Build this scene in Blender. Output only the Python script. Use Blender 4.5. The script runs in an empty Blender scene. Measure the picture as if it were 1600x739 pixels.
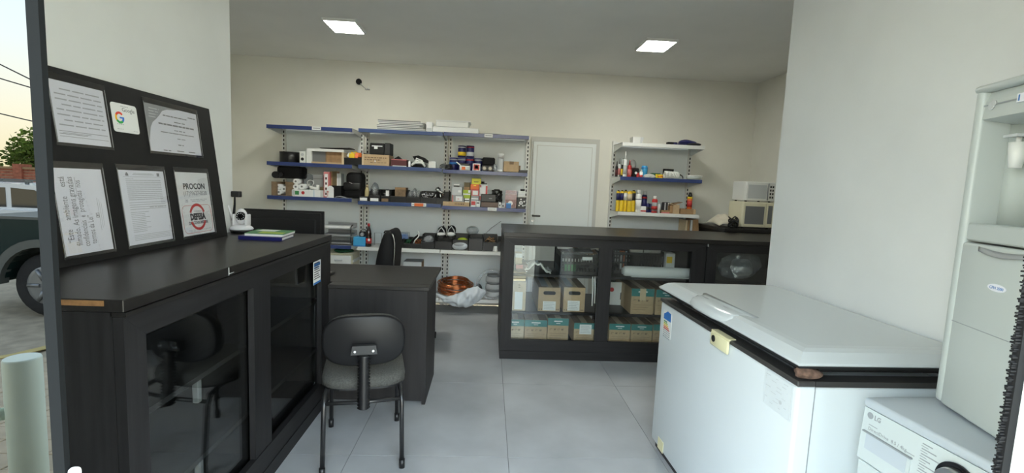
import bpy, bmesh, math, random
from mathutils import Matrix, Vector
S = bpy.context.scene
COL = S.collection
# ------------------------------------------------------------------ camera, sky, exposure
CAM_H, FOC = 1.42, 752.0                       # eye height (m), focal length in px of the 1600 px frame
PITCH, ROLL, YAW = .10421, .042615, .051122
def cam_axes():
    cy, sy, cp, sp, cr, sr = math.cos(YAW), math.sin(YAW), math.cos(PITCH), math.sin(PITCH), math.cos(ROLL), math.sin(ROLL)
    f, rt, dn = Vector((sy, cy, 0)), Vector((cy, -sy, 0)), Vector((0, 0, -1))
    f2, d2 = cp*f + sp*dn, cp*dn - sp*f
    return cr*rt - sr*d2, cr*d2 + sr*rt, f2
RT, DN, FW = cam_axes()
EYE = Vector((0, 0, CAM_H))
cd = bpy.data.cameras.new('camera'); cam = bpy.data.objects.new('camera', cd); COL.objects.link(cam)
cd.sensor_fit = 'HORIZONTAL'; cd.sensor_width = 36; cd.lens = 36*FOC/1600; cd.clip_start = .02; cd.clip_end = 500
cam.matrix_world = Matrix(((RT.x, -DN.x, -FW.x, 0), (RT.y, -DN.y, -FW.y, 0), (RT.z, -DN.z, -FW.z, CAM_H), (0, 0, 0, 1)))
S.camera = cam
S.view_settings.view_transform = 'Standard'; S.view_settings.look = 'None'
S.view_settings.exposure = 0.84; S.view_settings.gamma = 1
SKY_STRENGTH, PANEL_STRENGTH = 7.2, 36.0
w = bpy.data.worlds.new('evening_sky'); S.world = w; w.use_nodes = True
nt = w.node_tree; nt.nodes.clear()
out = nt.nodes.new('ShaderNodeOutputWorld'); bg = nt.nodes.new('ShaderNodeBackground')
tc = nt.nodes.new('ShaderNodeTexCoord'); sx = nt.nodes.new('ShaderNodeSeparateXYZ'); rp = nt.nodes.new('ShaderNodeValToRGB')
nt.links.new(tc.outputs['Generated'], sx.inputs[0]); nt.links.new(sx.outputs['Z'], rp.inputs[0])
nt.links.new(rp.outputs[0], bg.inputs[0]); nt.links.new(bg.outputs[0], out.inputs[0])
for i, (p, c) in enumerate([(0, (.90, .80, .50)), (.08, (.95, .92, .72)), (.20, (.84, .97, 1.0)), (.45, (.66, .84, 1.0)), (1, (.45, .60, .82))]):
    e = rp.color_ramp.elements[i] if i < 2 else rp.color_ramp.elements.new(p)
    e.position = p; e.color = (*c, 1)
bg.inputs[1].default_value = SKY_STRENGTH
S.cycles.use_denoising = True
S.cycles.max_bounces = 10; S.cycles.diffuse_bounces = 5; S.cycles.transparent_max_bounces = 16
S.cycles.caustics_reflective = False; S.cycles.caustics_refractive = False
S.cycles.sample_clamp_direct = 0; S.cycles.sample_clamp_indirect = 6

# ------------------------------------------------------------------ measuring helpers
def ray(px, py): return RT*(px-800) + DN*(py-369.5) + FW*FOC
def at(px, py, ax, v):                          # the point of the plane axis=v that the photo shows at (px, py)
    d = ray(px, py); return EYE + d*((v-EYE[ax])/d[ax])
def on_plane(px, py, o, n):
    d = ray(px, py); return EYE + d*((o-EYE).dot(n)/d.dot(n))
def xz(px, z, y):                               # x at which a point at (y, z) is seen in column px
    k = (px-800)/FOC; a = RT - FW*k; return -(a.y*y + a.z*(z-CAM_H))/a.x
def span(pl, pr, pt, y, z0, depth):             # box standing on z0 with its front at y
    z1 = at((pl+pr)/2, pt, 1, y).z; zm = (z0+z1)/2
    return [xz(pl, zm, y), xz(pr, zm, y), y, y+depth, z0, max(z1, z0+.006)]

# ------------------------------------------------------------------ materials
def mat(name, col, rough=.5, metal=0, noise=None, bump=None, coat=0, stretch=None, spec=.5, col2=None, emit=None):
    m = bpy.data.materials.new(name); m.use_nodes = True
    n, l = m.node_tree.nodes, m.node_tree.links; b = n['Principled BSDF']
    b.inputs['Base Color'].default_value = (*col, 1); b.inputs['Roughness'].default_value = rough
    b.inputs['Metallic'].default_value = metal; b.inputs['Coat Weight'].default_value = coat
    b.inputs['Specular IOR Level'].default_value = spec
    if emit: b.inputs['Emission Color'].default_value = (*col, 1); b.inputs['Emission Strength'].default_value = emit
    if noise or bump:
        t = n.new('ShaderNodeTexCoord'); mp = n.new('ShaderNodeMapping'); l.new(t.outputs['Object'], mp.inputs[0])
        if stretch: mp.inputs['Scale'].default_value = stretch
    if noise:
        nz = n.new('ShaderNodeTexNoise'); nz.inputs['Scale'].default_value = noise[0]; nz.inputs['Detail'].default_value = 5
        l.new(mp.outputs[0], nz.inputs['Vector'])
        r = n.new('ShaderNodeValToRGB'); l.new(nz.outputs[0], r.inputs[0])
        a = noise[1]; c2 = col2 or [min(1, c*(1+a)) for c in col]; c1 = [c*(1-a) for c in col]
        r.color_ramp.elements[0].position = .3; r.color_ramp.elements[1].position = .7
        r.color_ramp.elements[0].color = (*c1, 1); r.color_ramp.elements[1].color = (*c2, 1)
        l.new(r.outputs[0], b.inputs['Base Color'])
    if bump:
        nb = n.new('ShaderNodeTexNoise'); nb.inputs['Scale'].default_value = bump[0]; nb.inputs['Detail'].default_value = 3
        l.new(mp.outputs[0], nb.inputs['Vector'])
        bp = n.new('ShaderNodeBump'); bp.inputs['Strength'].default_value = bump[1]; bp.inputs['Distance'].default_value = .01
        l.new(nb.outputs[0], bp.inputs['Height']); l.new(bp.outputs[0], b.inputs['Normal'])
    return m
def see_through(name, tint, fac=None, rough=0.0, diff=None, bump=None, gloss=(1, 1, 1), ior=1.45):
    # thin sheet: transparent + mirror reflection by Fresnel (or a fixed film reflectance), with optional milky diffuse
    m = bpy.data.materials.new(name); m.use_nodes = True
    n, l = m.node_tree.nodes, m.node_tree.links; n.clear()
    o = n.new('ShaderNodeOutputMaterial'); tr = n.new('ShaderNodeBsdfTransparent'); tr.inputs[0].default_value = (*tint, 1)
    gl = n.new('ShaderNodeBsdfGlossy'); gl.inputs['Roughness'].default_value = rough; gl.inputs[0].default_value = (*gloss, 1)
    mx = n.new('ShaderNodeMixShader')
    if fac is None:
        lw = n.new('ShaderNodeLayerWeight'); lw.inputs[0].default_value = .5       # Schlick: the same from both faces
        pw = n.new('ShaderNodeMath'); pw.operation = 'POWER'; pw.inputs[1].default_value = 5; l.new(lw.outputs['Facing'], pw.inputs[0])
        r0 = ((ior-1)/(ior+1))**2*1.6
        ma = n.new('ShaderNodeMath'); ma.operation = 'MULTIPLY_ADD'; ma.inputs[1].default_value = 1-r0; ma.inputs[2].default_value = r0
        l.new(pw.outputs[0], ma.inputs[0]); l.new(ma.outputs[0], mx.inputs[0])
    else: mx.inputs[0].default_value = fac
    a = tr
    if diff:
        df = n.new('ShaderNodeBsdfDiffuse'); df.inputs[0].default_value = (*diff[:3], 1)
        m2 = n.new('ShaderNodeMixShader'); m2.inputs[0].default_value = diff[3]
        l.new(tr.outputs[0], m2.inputs[1]); l.new(df.outputs[0], m2.inputs[2]); a = m2
    if bump:
        nb = n.new('ShaderNodeTexNoise'); nb.inputs['Scale'].default_value = bump[0]
        t = n.new('ShaderNodeTexCoord'); l.new(t.outputs['Object'], nb.inputs['Vector'])
        bp = n.new('ShaderNodeBump'); bp.inputs['Strength'].default_value = bump[1]; bp.inputs['Distance'].default_value = .02
        l.new(nb.outputs[0], bp.inputs['Height']); l.new(bp.outputs[0], gl.inputs['Normal'])
    l.new(a.outputs[0], mx.inputs[1]); l.new(gl.outputs[0], mx.inputs[2]); l.new(mx.outputs[0], o.inputs[0])
    return m
M = {}
def mk(k, *a, **kw): M[k] = mat(k, *a, **kw); return M[k]
mk('wall_paint', (.745, .76, .76), .75, noise=(3, .03), bump=(120, .03))
mk('wall_paint_warm', (.77, .76, .70), .75, noise=(3, .03), bump=(120, .03))
mk('ceiling_paint', (.80, .80, .77), .8, noise=(2, .03))
mk('floor_tile', (.45, .455, .465), .42, noise=(2.2, .16), bump=(30, .02), spec=.4)
mk('grout', (.17, .17, .17), .8)
mk('dark_wood', (.0155, .0148, .016), .5, spec=.32, noise=(5, .3), stretch=(8, 8, .6), bump=(60, .03))
mk('dark_wood_long', (.0155, .0148, .016), .5, spec=.32, noise=(5, .3), stretch=(.6, 8, 8), bump=(60, .03))
mk('dark_top', (.015, .0135, .013), .36, spec=.4, noise=(7, .3), stretch=(1, 16, 6), bump=(80, .02))
mk('desk_top', (.026, .024, .0225), .42, noise=(7, .3), stretch=(1, 16, 6), bump=(80, .02))
mk('desk_wood', (.022, .020, .0205), .55, spec=.35, noise=(4, .30), stretch=(6, 6, .5))
mk('raw_edge', (.27, .14, .055), .7, noise=(60, .2))
mk('board_black', (.006, .006, .0065), .6, noise=(40, .2), spec=.35)
mk('black_plastic', (.008, .008, .009), .4)
mk('black_matte', (.006, .006, .007), .7, spec=.3)
mk('black_gloss', (.01, .01, .012), .15)
mk('black_metal', (.015, .015, .016), .3, spec=.6)
mk('charcoal', (.028, .028, .03), .6)
mk('seat_fabric', (.075, .075, .069), .95, noise=(140, .35), bump=(300, .3))
mk('white_enamel', (.70, .74, .755), .28, noise=(2, .015), spec=.5)
mk('white_lid', (.58, .61, .615), .22, spec=.5)
mk('white_plastic', (.78, .79, .77), .35)
mk('cooler_white', (.50, .54, .53), .35, noise=(3, .02))
mk('cooler_recess', (.52, .565, .545), .4)
mk('rim_grey', (.045, .042, .04), .45, noise=(8, .2))
mk('gasket', (.012, .012, .013), .6)
mk('cream', (.78, .72, .45), .4)
mk('ivory', (.74, .70, .52), .4)
mk('grey_mark', (.30, .32, .34), .5)
mk('ink', (.05, .05, .055), .7)
mk('ink_grey', (.22, .22, .24), .8)
mk('ink_pale', (.42, .43, .46), .8)
mk('paper', (.78, .79, .85), .8)
mk('paper_white', (.82, .83, .83), .8)
mk('paper_grey', (.33, .34, .35), .8)
mk('shelf_blue', (.032, .055, .185), .32, spec=.6)
mk('shelf_blue_pale', (.045, .08, .21), .32, spec=.6)
mk('shelf_white', (.76, .77, .75), .35)
mk('shelf_under', (.50, .50, .49), .5)
mk('panel_white', (.80, .85, .87), .5, noise=(3, .02))
mk('steel', (.6, .6, .6), .25, metal=1)
mk('alu', (.55, .56, .56), .35, metal=1)
mk('door_white', (.76, .80, .80), .45)
mk('door_frame', (.55, .55, .52), .5)
mk('kraft', (.50, .36, .215), .8, noise=(40, .06))
mk('kraft_dark', (.22, .15, .09), .8, noise=(30, .2))
mk('kraft_brown', (.33, .20, .10), .8, noise=(30, .15))
mk('kraft_pale', (.62, .50, .33), .8, noise=(40, .06))
mk('dust_sheet', (.60, .55, .45), .8, bump=(40, .4)); mk('seal_black', (.010, .011, .012), .8, spec=.04); mk('chair_black', (.009, .009, .010), .45, spec=.28); mk('washer_white', (.58, .635, .64), .3); mk('washer_top', (.50, .55, .60), .35); mk('teal', (.02, .20, .20), .6)
mk('olive', (.13, .10, .05), .7)
mk('red', (.50, .03, .03), .45); mk('maroon', (.10, .022, .025), .5); mk('pink', (.62, .20, .20), .6)
mk('orange', (.75, .16, .03), .5); mk('yellow', (.80, .55, .02), .4); mk('lemon', (.72, .66, .05), .5)
mk('lime', (.38, .50, .03), .5); mk('green', (.04, .22, .07), .5); mk('dark_green', (.015, .10, .04), .6)
mk('blue', (.03, .17, .50), .45); mk('navy', (.012, .013, .10), .35); mk('sky_blue', (.05, .35, .65), .45)
mk('google_blue', (.06, .23, .80), .5); mk('google_red', (.75, .06, .03), .5); mk('google_yellow', (.9, .50, .01), .5); mk('google_green', (.03, .40, .09), .5)
mk('grey_plastic', (.32, .33, .34), .5); mk('mid_grey', (.16, .165, .17), .5); mk('pale_grey', (.55, .57, .58), .5)
mk('cola', (.018, .008, .006), .08, spec=.7)
mk('copper', (.62, .23, .10), .28, metal=1, noise=(30, .3))
mk('brass', (.55, .42, .2), .35, metal=1)
mk('stone', (.15, .088, .062), .95, noise=(40, .6), bump=(50, .8))
mk('tan_liquid', (.50, .42, .22), .4)
mk('webcam_white', (.80, .80, .84), .25)
mk('lens', (.004, .004, .006), .05, spec=.8)
mk('brick_red', (.36, .12, .07), .9, noise=(10, .3))
mk('paver', (.36, .31, .23), .9, noise=(4, .18), bump=(40, .2))
mk('paver_sand', (.40, .34, .24), .95, noise=(6, .2))
mk('road_yellow', (.60, .47, .18), .8, noise=(8, .15))
mk('foliage', (.24, .33, .08), .8, noise=(3, .5)); mk('foliage_light', (.36, .44, .12), .8, noise=(3, .5))
mk('bark', (.10, .07, .05), .9, noise=(12, .3))
mk('truck_green', (.008, .026, .026), .4, coat=.04, spec=.22)
mk('truck_flare', (.10, .11, .105), .45); mk('tyre', (.022, .022, .022), .85, bump=(60, .4)); mk('rim', (.28, .29, .30), .4, metal=.7)
mk('car_white', (.75, .77, .78), .25, coat=.5); mk('car_glass', (.02, .025, .03), .05, spec=.9)
mk('rail_pale', (.82, .95, .86), .35, noise=(5, .04))
mk('lamp_glow', (.98, .985, .90), .5, emit=PANEL_STRENGTH)
mk('wire_black', (.015, .015, .015), .5)
M['glass'] = see_through('glass', (.92, .94, .93))
M['film'] = see_through('film', (.0, .0, .0), fac=.082)
M['clear_pane'] = see_through('clear_pane', (.96, .97, .97))
M['sleeve'] = see_through('sleeve', (.97, .97, .98), ior=1.35)
M['clear_plastic'] = see_through('clear_plastic', (.88, .90, .92), rough=.12, diff=(.62, .64, .67, .30), bump=(30, .6), ior=1.6)
M['cling'] = see_through('cling', (.86, .88, .89), rough=.12, diff=(.62, .65, .67, .22), bump=(30, .6), ior=1.75)
M['white_bag'] = see_through('white_bag', (.9, .92, .95), rough=.25, diff=(.70, .75, .80, .80), bump=(14, .8))
M['clear_box'] = see_through('clear_box', (.9, .93, .96), diff=(.5, .55, .6, .15))

# ------------------------------------------------------------------ mesh builder
class MB:
    def __init__(s, xf=None): s.v, s.f, s.s, s.g, s.xf = [], [], [], [], xf
    def add(s, vs, fs, smooth=False):
        k = len(s.v); s.g.append((k, len(s.f)))
        s.v += [s.xf @ Vector(v) if s.xf else Vector(v) for v in vs]
        s.f += [[i+k for i in f] for f in fs]; s.s += [smooth]*len(fs); return s
    def bm(s, bm, smooth=False):
        bm.verts.ensure_lookup_table(); bm.verts.index_update()
        s.add([v.co.copy() for v in bm.verts], [[v.index for v in f.verts] for f in bm.faces], smooth); bm.free(); return s
    def box(s, x0, x1, y0, y1, z0, z1, b=0, seg=1, rot=None):
        c = Vector(((x0+x1)/2, (y0+y1)/2, (z0+z1)/2)); d = ((x1-x0)/2, (y1-y0)/2, (z1-z0)/2)
        if not b:
            vs = [Vector((i*d[0], j*d[1], k*d[2])) for k in (-1, 1) for j in (-1, 1) for i in (-1, 1)]
            if rot: vs = [rot @ v for v in vs]
            return s.add([v+c for v in vs], [(0, 2, 3, 1), (4, 5, 7, 6), (0, 1, 5, 4), (2, 6, 7, 3), (0, 4, 6, 2), (1, 3, 7, 5)])
        m = bmesh.new(); bmesh.ops.create_cube(m, size=2)
        for v in m.verts: v.co = Vector((v.co.x*d[0], v.co.y*d[1], v.co.z*d[2]))
        bmesh.ops.bevel(m, geom=m.edges[:], offset=min(b, .49*2*min(d)), segments=seg, affect='EDGES', profile=.5)
        for v in m.verts: v.co = (rot @ v.co if rot else v.co)+c
        return s.bm(m, seg > 1)
    def cyl(s, p0, p1, r0, r1=None, n=16, smooth=True):
        p0, p1 = Vector(p0), Vector(p1); r1 = r0 if r1 is None else r1
        d = (p1-p0).normalized(); a = d.orthogonal().normalized(); b = d.cross(a)
        ang = [2*math.pi*i/n for i in range(n)]
        vs = [p0+(a*math.cos(t)+b*math.sin(t))*r0 for t in ang]+[p1+(a*math.cos(t)+b*math.sin(t))*r1 for t in ang]
        s.add(vs, [(i, (i+1) % n, n+(i+1) % n, n+i) for i in range(n)], smooth)
        s.f += [[len(s.v)-2*n+i for i in range(n)][::-1], [len(s.v)-n+i for i in range(n)]]; s.s += [False, False]; return s
    def tube(s, pts, r, n=8, closed=False):
        pts = [Vector(p) for p in pts]; N = len(pts); rings = []; up = None
        for i, p in enumerate(pts):
            q = pts[(i+1) % N] if closed or i < N-1 else p; o = pts[i-1] if closed or i else p
            d = (q-o).normalized() if (q-o).length > 1e-9 else Vector((0, 0, 1))
            if up is None: up = d.orthogonal().normalized()
            up = (up-d*up.dot(d)); up = up.normalized() if up.length > 1e-6 else d.orthogonal().normalized()
            b = d.cross(up); rr = r[i] if isinstance(r, (list, tuple)) else r
            rings.append([p+(up*math.cos(2*math.pi*k/n)+b*math.sin(2*math.pi*k/n))*rr for k in range(n)])
        vs = [v for g in rings for v in g]; fs = []
        for i in range(N if closed else N-1):
            j = (i+1) % N
            fs += [(i*n+k, i*n+(k+1) % n, j*n+(k+1) % n, j*n+k) for k in range(n)]
        if not closed: fs += [list(range(n))[::-1], [(N-1)*n+k for k in range(n)]]
        return s.add(vs, fs, True)
    def lathe(s, prof, c=(0, 0, 0), n=20, axis=None):          # prof: (radius, height) bottom to top
        c = Vector(c); q = Vector((0, 0, 1)).rotation_difference(Vector(axis)).to_matrix() if axis else Matrix.Identity(3)
        vs = [c+q @ Vector((r*math.cos(2*math.pi*k/n), r*math.sin(2*math.pi*k/n), h)) for r, h in prof for k in range(n)]
        fs = [(i*n+k, i*n+(k+1) % n, (i+1)*n+(k+1) % n, (i+1)*n+k) for i in range(len(prof)-1) for k in range(n)]
        s.add(vs, fs, True); k0 = len(s.v)-len(vs)
        s.f += [[k0+k for k in range(n)][::-1], [k0+(len(prof)-1)*n+k for k in range(n)]]; s.s += [False, False]; return s
    def prism(s, poly, vec, smooth=False):
        poly = [Vector(p) for p in poly]; vec = Vector(vec); n = len(poly)
        nrm = sum(((poly[i]-poly[0]).cross(poly[(i+1) % n]-poly[0]) for i in range(n)), Vector())
        if nrm.dot(vec) > 0: poly = poly[::-1]
        return s.add(poly+[p+vec for p in poly], [list(range(n)), [2*n-1-i for i in range(n)]]+[(i, i+n, (i+1) % n+n, (i+1) % n) for i in range(n)], smooth)
    def blob(s, c, r, seed=0, amp=.25, sub=2, flat=None):
        m = bmesh.new(); bmesh.ops.create_icosphere(m, subdivisions=sub, radius=1); R = random.Random(seed)
        ks = [(Vector((R.uniform(-4, 4), R.uniform(-4, 4), R.uniform(-4, 4))), R.uniform(0, 6)) for _ in range(5)]
        for v in m.verts:
            k = 1+amp*sum(math.sin(v.co.dot(a)+p) for a, p in ks)/2.5
            v.co = Vector((v.co.x*r[0]*k, v.co.y*r[1]*k, v.co.z*r[2]*k))
            if flat is not None and v.co.z < -flat: v.co.z = -flat
            v.co += Vector(c)
        return s.bm(m, True)
    def crumple(s, c, r, seed=0, amp=.3, sub=3, flat=None):       # creased sheet around a bundle: flat facets
        m = bmesh.new(); bmesh.ops.create_icosphere(m, subdivisions=sub, radius=1); R = random.Random(seed)
        ks = [(Vector((R.uniform(-3, 3), R.uniform(-3, 3), R.uniform(-3, 3))), R.uniform(0, 6)) for _ in range(4)]
        for v in m.verts:
            k = 1+amp*.5*sum(math.sin(v.co.dot(a)+p) for a, p in ks)/2+R.uniform(-amp, amp)*.30
            v.co = Vector((v.co.x*r[0]*k, v.co.y*r[1]*k, v.co.z*r[2]*k))
            if flat is not None: v.co.z = max(v.co.z, -flat)
            v.co += Vector(c)
        return s.bm(m, False)
    def grid(s, fn, nu, nv, th=.002):
        P = [[Vector(fn(i/nu, j/nv)) for i in range(nu+1)] for j in range(nv+1)]
        vs = [p for r in P for p in r]; W = nu+1; n = len(vs); nr = []
        for j in range(nv+1):
            for i in range(nu+1):
                a = P[j][min(i+1, nu)]-P[j][max(i-1, 0)]; b = P[min(j+1, nv)][i]-P[max(j-1, 0)][i]; nr.append(a.cross(b).normalized()*th)
        fs = [(j*W+i, j*W+i+1, (j+1)*W+i+1, (j+1)*W+i) for j in range(nv) for i in range(nu)]
        rim = [i for i in range(nu)]+[j*W+nu for j in range(nv)]+[nv*W+i for i in range(nu, 0, -1)]+[j*W for j in range(nv, 0, -1)]
        side = [(rim[(k+1) % len(rim)], rim[k], rim[k]+n, rim[(k+1) % len(rim)]+n) for k in range(len(rim))]
        return s.add(vs+[v-d for v, d in zip(vs, nr)], fs+[tuple(i+n for i in f[::-1]) for f in fs]+side, True)
    def text(s, t, size, o, ux, uy, align='LEFT', depth=.0004, sx=1.0, bold=0, fit=None):
        cu = bpy.data.curves.new('t', 'FONT'); cu.body = t; cu.size = size; cu.align_x = align; cu.extrude = depth/2; cu.offset = bold; cu.resolution_u = 2
        ob = bpy.data.objects.new('t', cu); me = ob.to_mesh()
        if fit: sx = fit/max(1e-6, max(v.co.x for v in me.vertices)-min(v.co.x for v in me.vertices))
        ux, uy, o = Vector(ux).normalized(), Vector(uy).normalized(), Vector(o); nz = ux.cross(uy)
        s.add([o+ux*v.co.x*sx+uy*v.co.y+nz*(v.co.z+depth/2) for v in me.vertices], [list(p.vertices) for p in me.polygons])
        ob.to_mesh_clear(); bpy.data.objects.remove(ob); bpy.data.curves.remove(cu); return s
def root_matrix(o):
    while o.parent: o = o.parent
    return Matrix.Translation(o.location) @ o.rotation_euler.to_matrix().to_4x4()
def O(b, name, m, parent=None, label=None, kind=None, split=False):   # a mesh part; its coordinates are given in the world
    if split:                                                    # each primitive of the builder becomes a part of its own
        r = None
        for i, (v0, f0) in enumerate(b.g):
            v1, f1 = b.g[i+1] if i+1 < len(b.g) else (len(b.v), len(b.f))
            q = MB(); q.v = b.v[v0:v1]; q.f = [[k-v0 for k in f] for f in b.f[f0:f1]]; q.s = b.s[f0:f1]; r = O(q, name, m, parent, label, kind)
        return r
    vs = b.v
    if parent: inv = root_matrix(parent).inverted(); vs = [inv @ v for v in vs]
    me = bpy.data.meshes.new(name); me.from_pydata(vs, [], b.f); me.polygons.foreach_set('use_smooth', b.s)
    me.materials.append(M[m] if isinstance(m, str) else m); me.update()
    o = bpy.data.objects.new(name, me); COL.objects.link(o); o.parent = parent
    if label: o['label'] = label
    if kind: o['kind'] = kind
    return o
def tag(o, label, cat, group=None, kind=None):
    o['label'] = label; o['category'] = cat
    if group: o['group'] = group
    if kind: o['kind'] = kind
    return o
def thing(name, label, cat, loc=(0, 0, 0), rz=0, group=None):
    o = bpy.data.objects.new(name, None); COL.objects.link(o); o.empty_display_size = .05
    o.location = loc; o.rotation_euler = (0, 0, rz); return tag(o, label, cat, group)
def TH(b, name, m, label, cat, group=None, kind=None):          # a thing that is one mesh, its origin at its base
    lo = Vector([min(v[i] for v in b.v) for i in range(3)]); hi = Vector([max(v[i] for v in b.v) for i in range(3)])
    c = Vector(((lo.x+hi.x)/2, (lo.y+hi.y)/2, lo.z)); b.v = [v-c for v in b.v]
    o = O(b, name, m); o.location = c; return tag(o, label, cat, group, kind)
def struct(b, name, m, parent=None, label=None):
    o = O(b, name, m, parent); o['kind'] = 'structure'
    if label: o['label'] = label
    return o
def xform(loc, rz=0, rx=0): return Matrix.Translation(loc) @ Matrix.Rotation(rz, 4, 'Z') @ Matrix.Rotation(rx, 4, 'X')
def base_of(bx): return ((bx[0]+bx[1])/2, (bx[2]+bx[3])/2, bx[4])
def dup(root, loc, rz=None, label=None):                          # a copy of a thing with copies of its parts and sub-parts
    r = root.copy(); COL.objects.link(r); r.location = loc
    if rz is not None: r.rotation_euler = (0, 0, rz)
    if label: r['label'] = label
    for ch in list(root.children):
        c = ch.copy(); COL.objects.link(c); c.parent = r
        for g in ch.children:
            d = g.copy(); COL.objects.link(d); d.parent = c
    return r

# ------------------------------------------------------------------ the room
YB, CEIL, XL, XR, FY = 5.6, 2.725, -1.575, 1.62, .6
XBL, XBR = -3.1, 3.07                                       # back room sides
YL, YR = 3.05, 2.67                                         # where the front room's side walls end
fl = struct(MB().box(XBL, XBR, FY-.25, YB, -.06, -.004), 'floor', 'grout')
TX, TY = .82, .947
gx0, gy0 = .151-TX*4, 2.396-TY*2
tile_me = {}
for i in range(8):
    for j in range(6):
        x0, x1 = max(gx0+i*TX, XBL), min(gx0+(i+1)*TX, XBR); y0, y1 = max(gy0+j*TY, FY-.25), min(gy0+(j+1)*TY, YB)
        if x1-x0 < .02 or y1-y0 < .02 or (y1 < 2.6 and (x1 < XL or x0 > XR)): continue
        key = (round(x1-x0, 3), round(y1-y0, 3))
        if key not in tile_me:
            o = O(MB().box(-key[0]/2+.0016, key[0]/2-.0016, -key[1]/2+.0016, key[1]/2-.0016, -.004, 0), 'floor_tile', 'floor_tile'); tile_me[key] = o.data; o.parent = fl
        else:
            o = bpy.data.objects.new('floor_tile', tile_me[key]); COL.objects.link(o); o.parent = fl
        o.location = ((x0+x1)/2, (y0+y1)/2, 0)
T = .14
struct(MB().box(XBL-T, XBR+T, YB, YB+T, 0, CEIL), 'wall_back', 'wall_paint_warm')
struct(MB().box(XL-T, XL, FY, YL, 0, CEIL), 'wall_left', 'wall_paint')
struct(MB().box(XBL, XL-T, YL-T, YL, 0, CEIL), 'wall_left_return', 'wall_paint')
struct(MB().box(XR, XR+T, FY, YR, 0, CEIL), 'wall_right', 'wall_paint')
struct(MB().box(XR+T, XBR, YR-T, YR, 0, CEIL), 'wall_right_return', 'wall_paint')
struct(MB().box(XBL-T, XBL, YL-T, YB, 0, CEIL), 'wall_left_back', 'wall_paint_warm')
struct(MB().box(XBR, XBR+T, YR-T, YB, 0, CEIL), 'wall_right_back', 'wall_paint_warm')
struct(MB().box(XBL-T, XBR+T, FY, YB+T, CEIL, CEIL+.15), 'ceiling', 'ceiling_paint')
struct(MB().box(XL-T, XR+T, FY-.02, FY+.10, 2.66, CEIL), 'wall_front', 'wall_paint')
struct(MB().box(-4, 4, -1.0, FY-.03, 2.90, 3.04), 'added_canopy', 'wall_paint', label='unseen flat canopy added over the shop entrance to cut steep sky light')  # unseen slab added to hold back steep sky light near the door

# ceiling lamps: real flat LED panels
for k, (x, y, lab) in enumerate([(-1.283, 4.335, 'square flush LED ceiling panel, the left one, above the office desk'), (1.427, 4.36, 'square flush LED ceiling panel, the right one, above the display counter')]):
    t = thing('ceiling_light', lab, 'ceiling light', (x, y, CEIL-.022), group='LED ceiling panels')
    b = MB()
    for a in (0, 1):
        for sg in (-1, 1):
            c = sg*.131
            if a: b.box(x-.137, x+.137, y+c*1.25-.008, y+c*1.25+.008, CEIL-.022, CEIL)
            else: b.box(x+c-.006, x+c+.006, y-.157, y+.157, CEIL-.022, CEIL)
    O(b, 'frame', 'white_plastic', t)
    O(MB().box(x-.125, x+.125, y-.155, y+.155, CEIL-.018, CEIL-.004), 'diffuser', 'lamp_glow', t)

# inner door in the back wall
dr = struct(MB().box(.462, 1.254, YB-.012, YB, 0.0, 1.995), 'door_1', 'door_frame', label='white flush door in the back wall between the two shelving groups')
b = MB(); b.box(.462, .486, YB-.022, YB-.012, 0, 1.995); b.box(1.215, 1.254, YB-.022, YB-.012, 0, 1.995); b.box(.486, 1.215, YB-.022, YB-.012, 1.945, 1.995)
struct(b, 'door_jamb', 'door_frame', dr)
struct(MB().box(.489, 1.212, YB-.034, YB-.014, .01, 1.94), 'door_leaf', 'door_white', dr)
b = MB()
for q in ((.53, 1.17, 1.895, 1.9), (.53, 1.17, .1, .105)): b.box(q[0], q[1], YB-.037, YB-.034, q[2], q[3])
for q in (.53, 1.165): b.box(q, q+.005, YB-.037, YB-.034, .1, 1.9)
struct(b, 'door_moulding', 'door_frame', dr)
b = MB(); b.cyl((.515, YB-.034, 1.09), (.515, YB-.07, 1.09), .012); b.box(.505, .60, YB-.078, YB-.062, 1.08, 1.1, .004)
struct(b, 'door_handle', 'black_metal', dr, 'black lever handle')
struct(MB().cyl((.515, YB-.034, 1.03), (.515, YB-.040, 1.03), .014), 'door_lock', 'steel', dr)

# shop front: mirror film glass door leaf on the left, brush sealed leaf on the right
wn = struct(MB().box(XL, -.536, FY, FY+.006, 0.01, 2.66), 'window_1', 'film', label='mirror filmed glass panel of the shop front reflecting the street')
struct(MB().box(-.536, -.522, FY-.001, FY+.007, 0.0, 2.66), 'edge_profile', 'seal_black', wn, 'black edge profile of the glass panel')
b = MB(); b.box(-.5215, -.508, FY-.001, FY+.010, .97, 1.040, .005, 3)
struct(b, 'door_catch', 'webcam_white', wn, 'small white plastic catch')
w2 = struct(MB().box(.80, XR, FY, FY+.006, .04, 2.62), 'window_2', 'film', label='unseen glass panel right of the opening, its film added to dim the daylight')  # unseen pane; its opaque film is added to dim the left wall
b = MB(); b.box(.742, .80, FY-.02, FY+.006, 0, 2.66); b.box(.80, XR, FY-.02, FY+.03, 2.62, 2.66); b.box(.80, XR, FY-.02, FY+.03, 0, .04)
struct(b, 'window_frame', 'white_enamel', w2)
b = MB(); R = random.Random(4); b.box(.730, .742, FY+.002, FY+.012, 0, 2.36)
for i in range(420):
    z = i*.0035+.5+R.uniform(-.002, .002); b.box(.7225+R.uniform(-.0015, .0015), .731, FY+.003+R.uniform(0, .004), FY+.006+R.uniform(.001, .004), z, z+.0022)
o = O(b, 'brush_seal', 'black_matte', w2, 'black brush draught seal'); o['kind'] = 'stuff'

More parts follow.
